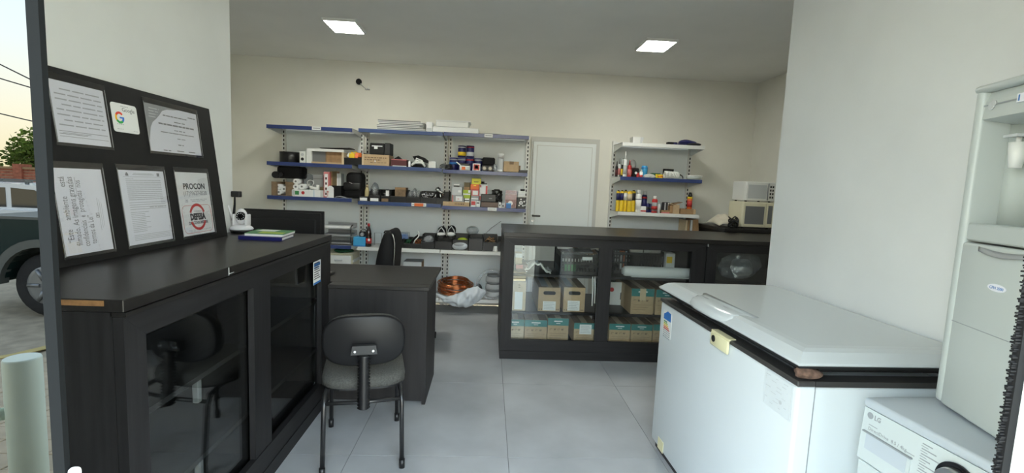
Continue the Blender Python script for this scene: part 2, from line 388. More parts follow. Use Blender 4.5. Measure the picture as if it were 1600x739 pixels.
# small wall outlet high on the back wall
c1, c2 = at(560.5, 127.5, 1, YB-.01), at(576, 137, 1, YB-.01)
t = thing('wall_cable_outlet', 'small round black cable hole with loose wires high on the back wall', 'cable outlet', (c1.x, YB-.012, c1.z-.03))
O(MB().cyl((c1.x, YB-.012, c1.z), (c1.x, YB, c1.z), .032, n=24), 'socket_ring', 'black_matte', t)
O(MB().tube([(c1.x+.02, YB-.012, c1.z-.02), (c1.x+.05, YB-.04, c1.z-.05), (c2.x-.02, YB-.03, c2.z-.02), (c2.x, YB-.012, c2.z)], .004, 6), 'wire', 'pale_grey', t)
O(MB().box(c2.x-.035, c2.x+.012, YB-.03, YB, c2.z-.025, c2.z-.015), 'bracket', 'grey_plastic', t)
O(MB().box(c2.x-.004, c2.x+.008, YB-.03, YB-.015, c2.z-.015, c2.z+.012), 'plug', 'white_plastic', t)

# ------------------------------------------------------------------ wooden display counters with sliding glass doors
def counter(name, label, L, D, H, loc, rz, stiles, glass, z0, z1, shelves, back_panels, raw=False, brackets=(), top_over=.025, endl=0.0):
    t = thing(name, label, 'display counter', loc, rz)
    X = xform(loc, rz)
    O(MB(X).box(-endl-.005, L+.005, -top_over, D, H-.035, H, .002), 'countertop', 'dark_top', t)
    if raw: O(MB(X).box(-.0075, -.0052, .045, D-.02, H-.018, H-.003), 'raw_edge', 'raw_edge', t, 'bare wood coloured edge without its edge strip')
    O(MB(X).box(0, .022, .03, D, .10, H-.037), 'side_panel', 'dark_wood', t)
    O(MB(X).box(L-.022, L, .03, D, .10, H-.037), 'side_panel', 'dark_wood', t)
    O(MB(X).box(.0, L, .035, D, 0, .098), 'plinth', 'dark_wood_long', t)
    O(MB(X).box(.024, L-.024, .06, D-.02, .10, .118), 'cabinet_floor', 'dark_wood_long', t)
    for zs in shelves: O(MB(X).box(.024, L-.024, .075, D-.02, zs-.02, zs), 'shelf', 'dark_wood_long', t)
    for a, e, ha, hb in back_panels: O(MB(X).box(a, e, D-.016, D-.002, ha, hb), 'back_panel', 'dark_wood', t)
    # face frame with mitred, slightly bevelled rails and stiles
    zt, zb = H-.037, .0
    e0, e1 = stiles[0][0], stiles[-1][1]
    def bar(pts, nm, mt='dark_wood'):
        O(MB(X).prism([(p[0], .028, p[1]) for p in pts], (0, -.028, 0)), nm, mt, t)
    i0, i1 = stiles[0][1], stiles[-1][0]
    bar([(e0, zt-.012), (e1, zt-.012), (i1, z1), (i0, z1)], 'top_rail', 'dark_wood_long')
    bar([(e0, zb+.07), (i0, z0), (i1, z0), (e1, zb+.07)], 'bottom_rail', 'dark_wood_long')
    bar([(e0, zb+.071), (e0, zt-.013), (i0-.0005, z1), (i0-.0005, z0)], 'frame_stile'); bar([(e1, zt-.013), (e1, zb+.071), (i1+.0005, z0), (i1+.0005, z1)], 'frame_stile')
    for s0, s1 in stiles[1:-1]: O(MB(X).box(s0, s1, .004, .030, z0, z1), 'frame_stile', 'dark_wood', t)
    O(MB(X).box(e0, e1, -.008, .034, zt-.0115, zt), 'cornice', 'dark_top', t)
    O(MB(X).box(e0, e1, -.005, .034, 0, .069), 'skirting', 'dark_wood_long', t)
    for k, (a, e) in enumerate(glass):
        O(MB(X).box(a, e, .034+.010*k, .039+.010*k, z0-.01, z1+.01), 'glass_pane', 'glass', t)
    for bx_, by_, z_, h_ in brackets:
        O(MB(X).box(bx_-.012, bx_+.012, by_-.012, by_+.012, z_+.001, z_+h_, .003), 'shelf_post', 'mid_grey', t)
    return t
lc = counter('display_counter', 'long black wood display counter on the left carrying the notice board', 1.728, .585, 1.068, (-.985, 1.332, 0), math.pi/2,
        [(.0, .085), (.74, .895), (1.565, 1.728)], [(.07, .825), (.815, 1.585)], .165, .945, (.665, .345), [(.0, 1.728, .10, 1.03)], raw=True,
        brackets=((.52, .12, .53, .112), (.52, .12, .215, .108)), top_over=.005)
rc = counter('display_counter', 'glass fronted dark wood display counter full of cartons facing the shop entrance', 1.67, .86, 1.052, (.135, 3.852, 0), 0,
        [(.0, .088), (.785, .892), (1.555, 1.67)], [(.075, .80), (.78, 1.57)], .163, .947, (.70, .382), [(.0, .30, .10, .30), (.95, 1.67, .10, .55), (1.30, 1.67, .55, 1.0)], endl=.0)
rc2 = counter('display_counter', 'dark wood display counter at the right behind the freezer, holding a plastic wrapped bundle', 1.22, .86, 1.052, (1.812, 3.852, 0), 0,
        [(.0, .088), (.56, .66), (1.13, 1.22)], [(.075, .6), (.6, 1.15)], .163, .947, (.70, .382), [(.0, 1.22, .10, 1.0)], endl=.0)
# small pale chips at the worktop joints
ps = at(357, 405, 0, -.98); O(MB().box(-.9805, -.9785, ps.y-.0015, ps.y+.0015, 1.035, 1.066), 'edge_seam', 'pale_grey', lc); O(MB().box(-.9805, -.9785, ps.y+.004, ps.y+.035, 1.040, 1.043), 'edge_seam', 'grey_plastic', lc)
O(MB().box(1.8065, 1.8105, 3.828, 3.85, .995, 1.018), 'edge_seam', 'pale_grey', rc)
# a sticker notice on the left counter's far stile
q = [at(*p, 0, -.983) for p in ((490, 410), (501, 405), (501, 441), (490, 446))]
ya, yb_, za_, zb_ = q[0].y, q[1].y, q[3].z, q[0].z
t = thing('notice_sticker', 'small white and blue printed notice stuck on the left counter near the office desk', 'sticker', (-.984, (ya+yb_)/2, za_))
O(MB().box(-.985, -.983, ya, yb_, za_, zb_), 'sheet', 'paper_white', t)
b = MB(); b.box(-.983, -.982, ya+.006, yb_-.012, zb_-.030, zb_-.012); b.box(-.983, -.982, ya+.006, yb_-.02, zb_-.042, zb_-.036); b.box(-.983, -.982, ya, yb_, za_, za_+.012); O(b, 'blue_band', 'blue', t, split=True)
b = MB()
for i in range(8): b.box(-.983, -.982, ya+.008, yb_-.010-.012*(i % 3), za_+.03+i*.013, za_+.035+i*.013)
O(b, 'printed_lines', 'ink', t)

# ------------------------------------------------------------------ office desk in the middle
t = thing('office_desk', 'dark wood office desk with panelled front between the left counter and the aisle', 'desk', (-.8, 3.37, 0))
O(MB().box(-1.56, -.352, 3.08, 3.755, .742, .765, .003), 'desktop', 'desk_top', t)
O(MB().box(-.978, -.352, 2.985, 3.08, .742, .765, .003), 'desktop', 'desk_top', t)
O(MB().box(-.975, -.385, 2.995, 3.015, .02, .741), 'modesty_panel', 'desk_wood', t)
O(MB().box(-.384, -.362, 2.985, 3.49, 0, .741), 'side_panel', 'desk_wood', t)
O(MB().box(-1.55, -1.53, 3.12, 3.70, 0, .741), 'side_panel', 'desk_wood', t)

# ------------------------------------------------------------------ visitor chair (seen from behind)
ang = math.atan2(.083, .351); CX, CY = -.625, 2.50
t = thing('visitor_chair', 'black visitor chair with grey fabric seat and ribbed back support, in front of the desk', 'chair', (CX, CY, 0), ang)
X = xform((CX, CY, 0), ang)
hw = .178
def rr(w_, d_, r, n=6, cx=0, cy=0):
    P = []
    for sx_, sy_, a0 in ((1, 1, 0), (-1, 1, 90), (-1, -1, 180), (1, -1, 270)):
        for i in range(n+1):
            a = math.radians(a0+90*i/n); P.append((cx+sx_*(w_-r)+r*math.cos(a), cy+sy_*(d_-r)+r*math.sin(a)))
    return P
b = MB(X)
o_ = rr(.205, .225, .12, cy=.02); levels = [(.40, .90), (.405, .99), (.43, 1.0), (.452, .97), (.462, .88), (.466, .6)]
vs = [(x*s, y*s, z) for z, s in levels for x, y in o_]; n = len(o_)
b.add(vs, [(i*n+k, i*n+(k+1) % n, (i+1)*n+(k+1) % n, (i+1)*n+k) for i in range(5) for k in range(n)]+[tuple(range(n))[::-1], tuple(5*n+k for k in range(n))], True)
O(b, 'seat', 'seat_fabric', t, 'grey woven fabric seat')
b = MB(X); o_ = rr(.203, .223, .12, cy=.02)
b.prism([(x, y, .396) for x, y in o_], (0, 0, .010)); O(b, 'seat_rim', 'black_plastic', t)
def back_shell(y0, y1, k=1.0):
    o_ = []
    for i in range(40):
        a = 2*math.pi*i/40; e = .62
        cx_, cz_ = math.cos(a), math.sin(a)
        x = .196*k*math.copysign(abs(cx_)**e, cx_); z = .125*k*math.copysign(abs(cz_)**e, cz_)
        if z > 0: x *= 1-.10*(z/.125)**2
        o_.append((x, z))
    vs = []
    for y, s in ((y0, .94), (y0+.006, 1.0), (y1-.006, 1.0), (y1, .94)):
        vs += [(x*s, y+.9*x*x, .645+z*s+0) for x, z in o_]
    n = 40
    return vs, [(i*n+k_, (i+1)*n+k_, (i+1)*n+(k_+1) % n, i*n+(k_+1) % n) for i in range(3) for k_ in range(n)]+[tuple(range(n)), tuple(3*n+k_ for k_ in range(n))[::-1]]
vs, fs = back_shell(-.215, -.185); O(MB(X).add(vs, fs, True), 'backrest_shell', 'chair_black', t)
vs, fs = back_shell(-.184, -.150, .97); O(MB(X).add(vs, fs, True), 'backrest_cushion', 'seat_fabric', t)
b = MB(X); P = []
for i in range(37):
    f = i/36; z = .325+f*.262; P.append((0, -.262+.02*f, z))
b.tube([(p[0]+0, p[1], p[2]) for p in P], [.031 if i % 2 else .021 for i in range(37)], 14); O(b, 'ribbed_support', 'black_plastic', t, 'black ribbed bellows sleeve')
b = MB(X); b.prism([(-.062, -.218, .588), (.062, -.218, .588), (.054, -.218, .632), (-.054, -.218, .632)], (0, -.03, 0)); O(b, 'support_plate', 'black_metal', t)
b = MB(X)
for s in (-1, 1): b.cyl((s*.042, -.247, .606), (s*.042, -.252, .606), .006, n=10)
O(b, 'screw', 'steel', t, split=True)
for s in (-1, 1):
    O(MB(X).tube([(s*.165, .05, .392), (s*.172, -.14, .392), (s*.180, -.205, .375), (s*.182, -.225, .33), (s*.186, -.255, .03)], .0115, 10), 'leg', 'black_metal', t)
    O(MB(X).tube([(s*.165, .06, .389), (s*.170, .18, .385), (s*.178, .215, .36), (s*.184, .235, .03)], .0115, 10), 'leg', 'black_metal', t)
    for q in ((s*.1865, -.2565), (s*.184, .236)): O(MB(X).cyl((q[0], q[1], 0), (q[0], q[1], .045), .0145, n=12), 'foot_cap', 'black_plastic', t)
O(MB(X).tube([(-.181, -.218, .345), (0, -.232, .345), (.181, -.218, .345)], .010, 8), 'cross_bar', 'black_metal', t)
O(MB(X).tube([(-.176, .20, .372), (.176, .20, .372)], .010, 8), 'cross_bar', 'black_metal', t)

# ------------------------------------------------------------------ notice board leaning on the left wall
B0, B1 = Vector((-1.478, 0, 1.0695)), Vector((-1.560, 0, 1.772))
up = (B1-B0).normalized(); nrm = Vector((up.z, 0, -up.x)); UY = Vector((0, 1, 0))
t = thing('notice_board', 'black notice board leaning on the left wall, holding six printed papers', 'notice board', (-1.485, 2.1, 1.0695))
b = MB(); P = [B0+UY*1.46, B0+UY*2.80, B1+UY*2.79, B1+UY*1.46]; b.prism(P, nrm*-.012); O(b, 'board', 'board_black', t)
def bp(px, py, lift=.0): p = on_plane(px, py, B0, nrm); return p+nrm*lift
def sheet(nm, label, cat, corners, mt='paper', sleeve=True, round_=0):
    # corners tl, tr, br, bl in the photo -> an upright rectangle on the board; returns local drawing frame
    q = [bp(*c) for c in corners]; ys = [p.y for p in q]; vv = [(p-B0).dot(up) for p in q]
    y0, y1, v0, v1 = (ys[0]+ys[3])/2, (ys[1]+ys[2])/2, (vv[2]+vv[3])/2, (vv[0]+vv[1])/2
    o = B0+UY*y0+up*v0+nrm*.0006; wd, hg = y1-y0, v1-v0
    r = thing(nm, label, cat, o, group='papers on the notice board')
    def P(u, v, l=0): return o+UY*(u*wd)+up*(v*hg)+nrm*l
    b = MB()
    if round_:
        pts = rr(wd/2, hg/2, round_, 4, wd/2, hg/2); b.prism([o+UY*x+up*y for x, y in pts], nrm*.002)
    else: b.prism([P(0, 0), P(1, 0), P(1, 1), P(0, 1)], nrm*.0008)
    O(b, 'sheet', mt, r)
    if sleeve:
        e = .012
        b = MB(); b.prism([P(-e/wd, -e/hg, .0016), P(1+e/wd, -e/hg, .0016), P(1+e/wd, 1+e*2/hg, .0016), P(-e/wd, 1+e*2/hg, .0016)], nrm*.0015); O(b, 'plastic_sleeve', 'sleeve', r)
        b = MB()
        for u in (-e*.7/wd, 1+e*.5/wd): b.prism([P(u, -.01, .0032), P(u+.0025/wd, -.01, .0032), P(u+.0025/wd, 1.02, .0032), P(u, 1.02, .0032)], nrm*.0008)
        O(b, 'sleeve_edge', 'grey_plastic', r, split=True)
    return r, P, wd, hg
def lines(P, rows, mt, r, nm='printed_lines', lift=.0010):
    b = MB()
    for u0, u1, v, h in rows: b.prism([P(u0, v, lift), P(u1, v, lift), P(u1, v+h, lift), P(u0, v+h, lift)], nrm*.0003)
    O(b, nm, mt, r)
RG = random.Random(11)
def words(u0, u1, v, h, gap=.02, ww=(.05, .16)):
    o = []; u = u0
    while u < u1:
        e = min(u+RG.uniform(*ww), u1); o.append((u, e, v, h)); u = e+gap
    return o
tx = lambda b, s, size, p, **k: b.text(s, size, p, UY, up, **k)
# page of large faint print (top left)
r, P, wd, hg = sheet('notice_page', 'landscape page of blurred wide print, top left on the board', 'paper', [(79, 123), (158, 142), (175, 231), (86, 220)])
rows = []
for i in range(8): rows += words(.06+.10*(i % 3 == 0), .93, .86-.083*i, .020, .035, (.12, .28))
lines(P, rows, 'ink_pale', r, 'blurred_print')
lines(P, [(.04, .96, .185, .008), (.04, .55, .14, .008), (.04, .96, .10, .006), (.10, .62, .16, .006)], 'ink_grey', r)
# rating card
r, P, wd, hg = sheet('rating_card', 'small white rounded card with a coloured letter G', 'card', [(169, 158.5), (209.5, 166), (219.5, 210.5), (180, 205.5)], 'paper_white', False, .012)
def ring(c, r0, r1, a0, a1, mt, nm):
    b = MB(); n = 14; ps = [(r1, a0+(a1-a0)*i/n) for i in range(n+1)]+[(r0, a1-(a1-a0)*i/n) for i in range(n+1)]
    b.prism([c+UY*(q*math.cos(math.radians(a)))+up*(q*math.sin(math.radians(a))) for q, a in ps], nrm*.0005); O(b, nm, mt, r)
c = P(.27, .50, .0022); ro = .17*wd; ri = ro*.62
ring(c, ri, ro, 40, 150, 'google_red', 'letter_arc'); ring(c, ri, ro, 150, 212, 'google_yellow', 'letter_arc'); ring(c, ri, ro, 212, 315, 'google_green', 'letter_arc'); ring(c, ri, ro, 315, 362, 'google_blue', 'letter_arc')
O(MB().prism([c-up*ri*.22, c+UY*ro-up*ri*.22, c+UY*ro+up*ri*.22, c+up*ri*.22], nrm*.0005), 'letter_bar', 'google_blue', r)
b = MB(); tx(b, 'Google', .17*wd, P(.40, .73, .0022)); O(b, 'lettering', 'ink_grey', r)
lines(P, words(.36, .66, .90, .02, .02)+words(.14, .40, .26, .025, .03, (.03, .04))+words(.12, .36, .10, .015)+words(.75, .93, .08, .012), 'ink_pale', r, lift=.0022)
# certificate
r, P, wd, hg = sheet('certificate', 'landscape certificate with a grey curved corner, top right on the board', 'certificate', [(222, 160), (304.5, 178), (315.5, 243.5), (238.5, 235.5)])
pts = [(0, 1), (.62, 1), (.52, .97), (.40, .955), (.30, .90), (.24, .80), (.17, .70), (.10, .62), (.05, .50), (.015, .30), (0, .22)]
O(MB().prism([P(u, v, .0009) for u, v in pts], nrm*.0003), 'grey_corner', 'paper_grey', r)
lines(P, words(.30, .78, .80, .025, .012, (.03, .08))+words(.80, .96, .86, .022, .01)+words(.20, .90, .60, .035, .012, (.05, .12))+words(.50, .72, .69, .02)+words(.48, .70, .50, .018)+words(.22, .88, .43, .018, .01)+words(.52, .68, .32, .015)+words(.52, .63, .18, .02)+words(.22, .36, .03, .02)+words(.48, .62, .04, .02)+words(.72, .88, .04, .02), 'ink_grey', r)
lines(P, words(.06, .24, .90, .02)+words(.05, .22, .84, .02)+words(.05, .20, .78, .02)+words(.04, .16, .72, .02), 'pale_grey', r, 'pale_lines', .0013)
# rotated recording notice
r, P, wd, hg = sheet('recording_notice', 'page with text printed sideways, bottom left on the board', 'paper', [(87, 263.5), (151, 263.5), (182, 387), (96, 403)])
b = MB()
for i, s_ in enumerate(['“Este     ambiente     está', 'filmado. As imagens gravadas', 'confidenciais  e  protegidas  nos', 'termos da Lei”.']):
    b.text(s_, .036, P(.20+.15*i, (.14, .10, .08, .10)[i], .0010), up, -UY, fit=hg*(.76, .80, .78, .36)[i])
O(b, 'lettering', 'ink_grey', r)
lines(P, [(.40, .408, .70, .20), (.36, .366, .62, .25), (.80, .806, .25, .40), (.84, .845, .28, .35), (.88, .884, .30, .3)], 'ink_pale', r)
lines(P, [(.73, .80, .41, .006), (.73, .80, .46, .006), (.73, .738, .41, .055), (.793, .80, .41, .055), (.75, .78, .425, .02)], 'ink_grey', r, 'printed_emblem')
# densely printed list
r, P, wd, hg = sheet('price_list', 'portrait page densely printed with fine lines, bottom middle on the board', 'paper', [(180, 265.5), (250.5, 267.5), (273, 371.5), (206.5, 384.5)])
rows = words(.30, .72, .955, .006, .004)+words(.28, .76, .94, .008, .004)+words(.12, .28, .885, .006)
for i in range(11): rows += words(.12, .90, .86-.026*i, .009, .006, (.06, .2))
for i in range(4): rows += words(.12, .95, .56-.03*i, .007, .004, (.1, .3))
for i in range(12): rows += words(.12, .42+.1*(i % 3 == 0), .43-.024*i, .007, .008)
for i in range(4): rows += words(.12, .95, .12-.022*i, .006, .005, (.1, .2))
lines(P, rows, 'ink_pale', r); lines(P, [(.08, .92, .912, .003)]+words(.55, .95, .49, .006), 'ink_grey', r, 'rule_line')
lines(P, [(.13, .19, .925, .03), (.145, .175, .95, .02), (.83, .89, .925, .045)], 'ink_grey', r, 'printed_emblem')
# PROCON notice
r, P, wd, hg = sheet('consumer_notice', 'white notice reading PROCON above a red ring logo', 'notice', [(269, 269), (320, 270), (337.5, 361.5), (291, 369.5)], 'paper_white')
b = MB(); tx(b, 'PROCON', .155*wd, P(.52, .735, .0010), align='CENTER', sx=1.05, bold=.0012); O(b, 'lettering', 'ink', r, 'black PROCON lettering')
b = MB(); tx(b, '(17)99627-0528', .115*wd, P(.53, .635, .0010), align='CENTER'); O(b, 'lettering', 'ink_grey', r)
lines(P, words(.34, .88, .56, .009)+words(.38, .80, .535, .009), 'ink_pale', r); lines(P, [(.18, .19, .525, .05), (.25, .26, .525, .05), (.18, .26, .525, .008), (.21, .24, .54, .03)], 'ink_pale', r, 'printed_emblem')
b = MB(); pts = rr(.465*wd, .222*hg, .03, 5); c0 = P(.5, .255, .0010)
inn = rr(.455*wd, .216*hg, .027, 5)
m_ = len(pts); V_ = [c0+UY*x+up*y for x, y in pts]+[c0+UY*x+up*y for x, y in inn]
b.add([v+nrm*.0003 for v in V_], [(i, (i+1) % m_, m_+(i+1) % m_, m_+i) for i in range(m_)]); O(b, 'border_line', 'red', r, 'thin dark red rounded border')
c = P(.5, .285, .0012); ro = .26*wd
ring(c, ro*.80, ro, 22, 158, 'red', 'logo_ring'); ring(c, ro*.80, ro, 202, 338, 'red', 'logo_ring')
b = MB(); tx(b, 'DEFESA', .165*wd, c-up*.05*wd, align='CENTER', sx=.86, bold=.003); O(b, 'lettering', 'ink', r)
b = MB(); tx(b, 'DO CONSUMIDOR', .075*wd, c-up*.135*wd, align='CENTER', sx=.95, bold=.001); tx(b, 'CÓDIGO DE', .055*wd, c+UY*.06*wd+up*.09*wd, align='CENTER'); O(b, 'lettering', 'ink_grey', r)
lines(P, words(.16, .88, .075, .006)+words(.2, .8, .055, .006), 'ink_pale', r)

# ------------------------------------------------------------------ things on the left counter
ZC = 1.068
t = thing('book', 'dark blue bound book, the lower of two stacked books on the left counter', 'book', (-1.22, 2.77, ZC))
p = [at(372, 374, 2, ZC), at(440, 377, 2, ZC), at(460, 370, 2, ZC)]; p.append(p[0]+p[2]-p[1])
def slab(pts, z0, z1): return MB().prism([(q.x, q.y, z0) for q in pts], (0, 0, z1-z0))
O(slab(p, ZC, ZC+.003), 'cover', 'navy', t); O(slab([q+(sum(p, Vector())/4-q)*.04 for q in p], ZC+.003, ZC+.017), 'page_block', 'paper_white', t)
O(slab(p, ZC+.017, ZC+.020), 'cover', 'navy', t); O(slab([p[0], p[1], p[1]+(p[2]-p[1])*.05, p[0]+(p[2]-p[1])*.05], ZC+.003, ZC+.017), 'spine', 'navy', t)
t = thing('book', 'green and white magazine lying on top of the dark blue book', 'magazine', (-1.22, 2.77, ZC+.02))
g = [p[0]+(p[1]-p[0])*.10+(p[3]-p[0])*.10, p[1]+(p[2]-p[1])*.12, p[2]+(p[2]-p[1])*.12-(p[1]-p[0])*.01, p[3]+(p[1]-p[0])*.06+(p[2]-p[1])*.12]
O(slab([q+(sum(g, Vector())/4-q)*.02 for q in g], ZC+.0205, ZC+.032), 'page_block', 'paper_white', t); O(slab(g, ZC+.032, ZC+.034), 'cover', 'green', t)
L_ = lambda u, v: g[0]+(g[1]-g[0])*u+(g[3]-g[0])*v
O(slab([L_(.1, .55), L_(.6, .55), L_(.65, .95), L_(.15, .95)], ZC+.034, ZC+.0343), 'cover_picture', 'white_plastic', t); O(slab([L_(.3, .1), L_(.95, .1), L_(.95, .4), L_(.3, .5)], ZC+.034, ZC+.0343), 'cover_picture', 'lime', t)
# pan-tilt camera
cx_, cy_ = -1.492, 2.985
t = thing('security_camera', 'white dome pan-tilt camera with one antenna standing on the left counter', 'camera', (cx_, cy_, ZC))
b = MB()
b.lathe([(.030, ZC), (.055, ZC+.002), (.060, ZC+.010), (.062, ZC+.020)], (cx_, cy_, 0), 28); O(b, 'base', 'black_plastic', t)
O(MB().lathe([(.0625, ZC+.0205), (.066, ZC+.026), (.060, ZC+.036), (.046, ZC+.046), (.040, ZC+.050)], (cx_, cy_, 0), 28), 'base_cover', 'webcam_white', t)
b = MB()
for s in (-1, 1): b.box(cx_+s*.036-.007, cx_+s*.036+.007, cy_-.03, cy_+.03, ZC+.045, ZC+.115, .006, 3)
O(b, 'yoke', 'webcam_white', t, split=True)
b = MB(); b.blob((cx_, cy_, ZC+.100), (.030, .044, .048), 1, 0, 3); O(b, 'head', 'webcam_white', t)
d = Vector((.35, -1, .02)).normalized(); hc = Vector((cx_, cy_, ZC+.104))
O(MB().cyl(hc+d*.026, hc+d*.046, .027, .024, 24), 'lens_plate', 'black_gloss', t); O(MB().cyl(hc+d*.0462, hc+d*.050, .011, .009, 16), 'lens', 'lens', t)
b = MB(); a1 = d.orthogonal().normalized(); a2 = d.cross(a1)
for i in range(10): q = hc+d*.0462+(a1*math.cos(i*.628)+a2*math.sin(i*.628))*.018; b.cyl(q, q+d*.001, .0025, n=8)
O(b, 'infrared_lamp', 'pale_grey', t)
O(MB().tube([(cx_-.045, cy_-.005, ZC+.075), (cx_-.072, cy_-.01, ZC+.165)], [.007, .0045], 8), 'antenna', 'webcam_white', t)
O(MB().cyl((cx_-.052, cy_, ZC+.082), (cx_-.042, cy_, ZC+.082), .014, n=14), 'pivot_cap', 'black_plastic', t)
# black web camera on a thin stand
bxp = at(363, 299, 1, 3.04); bz = ZC
t = thing('web_camera', 'small black camera head on a thin black stand behind the white camera', 'camera', (-1.545, 3.035, bz))
O(MB().lathe([(.022, bz), (.022, bz+.008), (.006, bz+.012)], (-1.545, 3.035, 0), 16), 'foot', 'black_plastic', t)
O(MB().tube([(-1.545, 3.035, bz+.01), (-1.550, 3.035, bz+.06), (-1.562, 3.035, bz+.11), (-1.556, 3.035, bz+.17), (-1.556, 3.037, bz+.215)], [.006, .006, .008, .006, .005], 8), 'stand', 'black_matte', t)
O(MB().box(-1.572, -1.520, 3.02, 3.055, bz+.213, bz+.25, .005, 2), 'camera_head', 'black_plastic', t)

# ------------------------------------------------------------------ monitor, mouse and office chair by the desk
YM = 3.34; m0, m1, mt_ = at(379, 326, 1, YM), at(505, 331.5, 1, YM), 0
x0, x1, z1 = m0.x, m1.x, m1.z+.004
t = thing('computer_monitor', 'black computer monitor seen from behind on the desk beside the left counter', 'monitor', ((x0+x1)/2, YM, .765))
O(MB().box(x0, x1, YM+.012, YM+.030, z1-.335, z1, .003), 'screen_bezel', 'black_plastic', t)
O(MB().box(x0+.012, x1-.012, YM+.030, YM+.033, z1-.32, z1-.015), 'screen', 'black_gloss', t)
O(MB().box(x0+.016, x1-.016, YM, YM+.012, z1-.322, z1-.014, .004), 'rear_shell', 'black_plastic', t)
O(MB().box(x0+.045, x1-.045, YM-.018, YM, z1-.30, z1-.055, .008), 'rear_hump', 'black_plastic', t)
O(MB().box((x0+x1)/2-.03, (x0+x1)/2+.03, YM-.012, YM+.01, .78, z1-.20), 'stand_neck', 'black_plastic', t)
O(MB().box((x0+x1)/2-.11, (x0+x1)/2+.11, YM-.08, YM+.10, .765, .78, .004), 'stand_base', 'black_plastic', t)
p = at(519, 428, 2, .767)
t = thing('desk_telephone', 'small black keypad handset on the desk beside the left counter', 'handset', (p.x-.02, p.y-.02, .765))
O(MB().box(p.x-.05, p.x+.012, p.y-.10, p.y+.03, .765, .782, .005, 2), 'body', 'black_plastic', t)
b = MB()
for i in range(3):
    for j in range(2): b.box(p.x-.010-.016*i, p.x-.002-.016*i, p.y-.05+.03*j, p.y-.038+.03*j, .7825, .7835)
O(b, 'key', 'white_plastic', t)
OX, OY = -.84, 4.05
t = thing('office_chair', 'black high back office chair turned sideways behind the desk', 'chair', (OX, OY, 0))
q = [(583, 440), (586, 410), (592, 385), (599, 366), (605, 361.5), (611, 365), (615, 378), (614.5, 400), (611, 440)]
P = [at(a, c, 1, OY) for a, c in q]
def smooth(pts, k=4):
    o = []
    for i in range(len(pts)-1):
        p0, p1, p2, p3 = pts[max(i-1, 0)], pts[i], pts[i+1], pts[min(i+2, len(pts)-1)]
        for j in range(k):
            s_ = j/k; o.append(.5*((2*p1)+(p2-p0)*s_+(2*p0-5*p1+4*p2-p3)*s_*s_+(3*p1-p0-3*p2+p3)*s_**3))
    return o+[pts[-1]]
PS = smooth(P)
cen = sum(PS, Vector())/len(PS); b = MB(); n = len(PS); lv = [(0, .86), (.02, .98), (.05, 1.0), (.36, 1.0), (.40, .97), (.42, .85)]
vs = [cen+(p-cen)*k+Vector((0, y, 0)) for y, k in lv for p in PS]
b.add(vs, [(i*n+k, (i+1)*n+k, (i+1)*n+(k+1) % n, i*n+(k+1) % n) for i in range(len(lv)-1) for k in range(n)]+[tuple(range(n)), tuple((len(lv)-1)*n+k for k in range(n))[::-1]], True)
O(b, 'backrest', 'black_matte', t)
e1 = PS[int(n*.62):]; O(MB().tube([p+Vector((.008, -.002, 0)) for p in e1], .004, 6), 'edge_trim', 'steel', t, 'shiny edge trim of the backrest')
O(MB().tube([at(600, 364, 1, OY+.2), at(602, 361, 1, OY+.2), at(607, 360.5, 1, OY+.2), at(609, 364, 1, OY+.2)], .006, 8), 'back_handle', 'black_plastic', t)
O(MB().box(OX-.08, OX+.36, OY-.02, OY+.44, .44, .53, .03, 3), 'seat_cushion', 'black_matte', t)
O(MB().cyl((OX+.14, OY+.21, .10), (OX+.14, OY+.21, .44), .028), 'gas_column', 'black_metal', t)
O(MB().box(OX-.03, OX+.12, OY+.17, OY+.25, .425, .445), 'back_bracket', 'black_metal', t)
for i in range(5):
    a = i*1.2566+.3; e = Vector((OX+.14+.26*math.cos(a), OY+.21+.26*math.sin(a), .075))
    O(MB().tube([(OX+.14, OY+.21, .11), e], [.022, .014], 8), 'base_arm', 'black_plastic', t)
    O(MB().cyl((e.x-.012, e.y, .03), (e.x+.012, e.y, .03), .030, n=14), 'castor', 'black_plastic', t)

# ------------------------------------------------------------------ chest freezer
FA = math.atan2(-1.125, .032); FO = (.960, 2.534, 0)
t = thing('chest_freezer', 'white chest freezer with propped lid against the right wall', 'freezer', FO, FA)
X = xform(FO, FA); FL, FD = 1.125, .605
O(MB(X).box(0, FL, 0, FD, .05, .832, .012, 3), 'body', 'white_enamel', t)
b = MB(X); b.box(-.004, FL+.004, -.005, .055, .832, .850, .003); b.box(-.004, FL+.004, FD-.05, FD+.003, .832, .850, .003); b.box(-.004, .05, .055, FD-.05, .832, .850); b.box(FL-.05, FL+.004, .055, FD-.05, .832, .850)
O(b, 'rim', 'rim_grey', t, 'dark grey rim around the opening')
b = MB(X)
for q in ((.05, FL-.05, .052, .058), (.05, FL-.05, FD-.058, FD-.052)): b.box(*q, .70, .850)
for q in ((.046, .052), (FL-.052, FL-.046)): b.box(*q, .058, FD-.058, .70, .850)
O(b, 'liner', 'mid_grey', t)
O(MB(X).box(.03, FL-.03, .028, FD-.01, .868, .898, .006), 'lid_gasket', 'gasket', t)
b = MB(X); lv = [(-.000, .902), (-.004, .906), (-.002, .912), (.030, .938), (.052, .9445), (.075, .946)]; vs = []
for e, z in lv: vs += [(-.004+e, -.012+e, z), (FL+.010-e, -.012+e, z), (FL+.010-e, FD+.008-e*.3, z), (-.004+e, FD+.008-e*.3, z)]
b.add(vs, [(i*4+k, i*4+(k+1) % 4, i*4+4+(k+1) % 4, i*4+4+k) for i in range(5) for k in range(4)]+[(3, 2, 1, 0), (20, 21, 22, 23)])
O(b, 'lid', 'white_lid', t)
O(MB(X).box(-.001, FL+.007, -.009, FD+.007, .894, .902), 'lid_edge', 'gasket', t)
b = MB(X); P = []
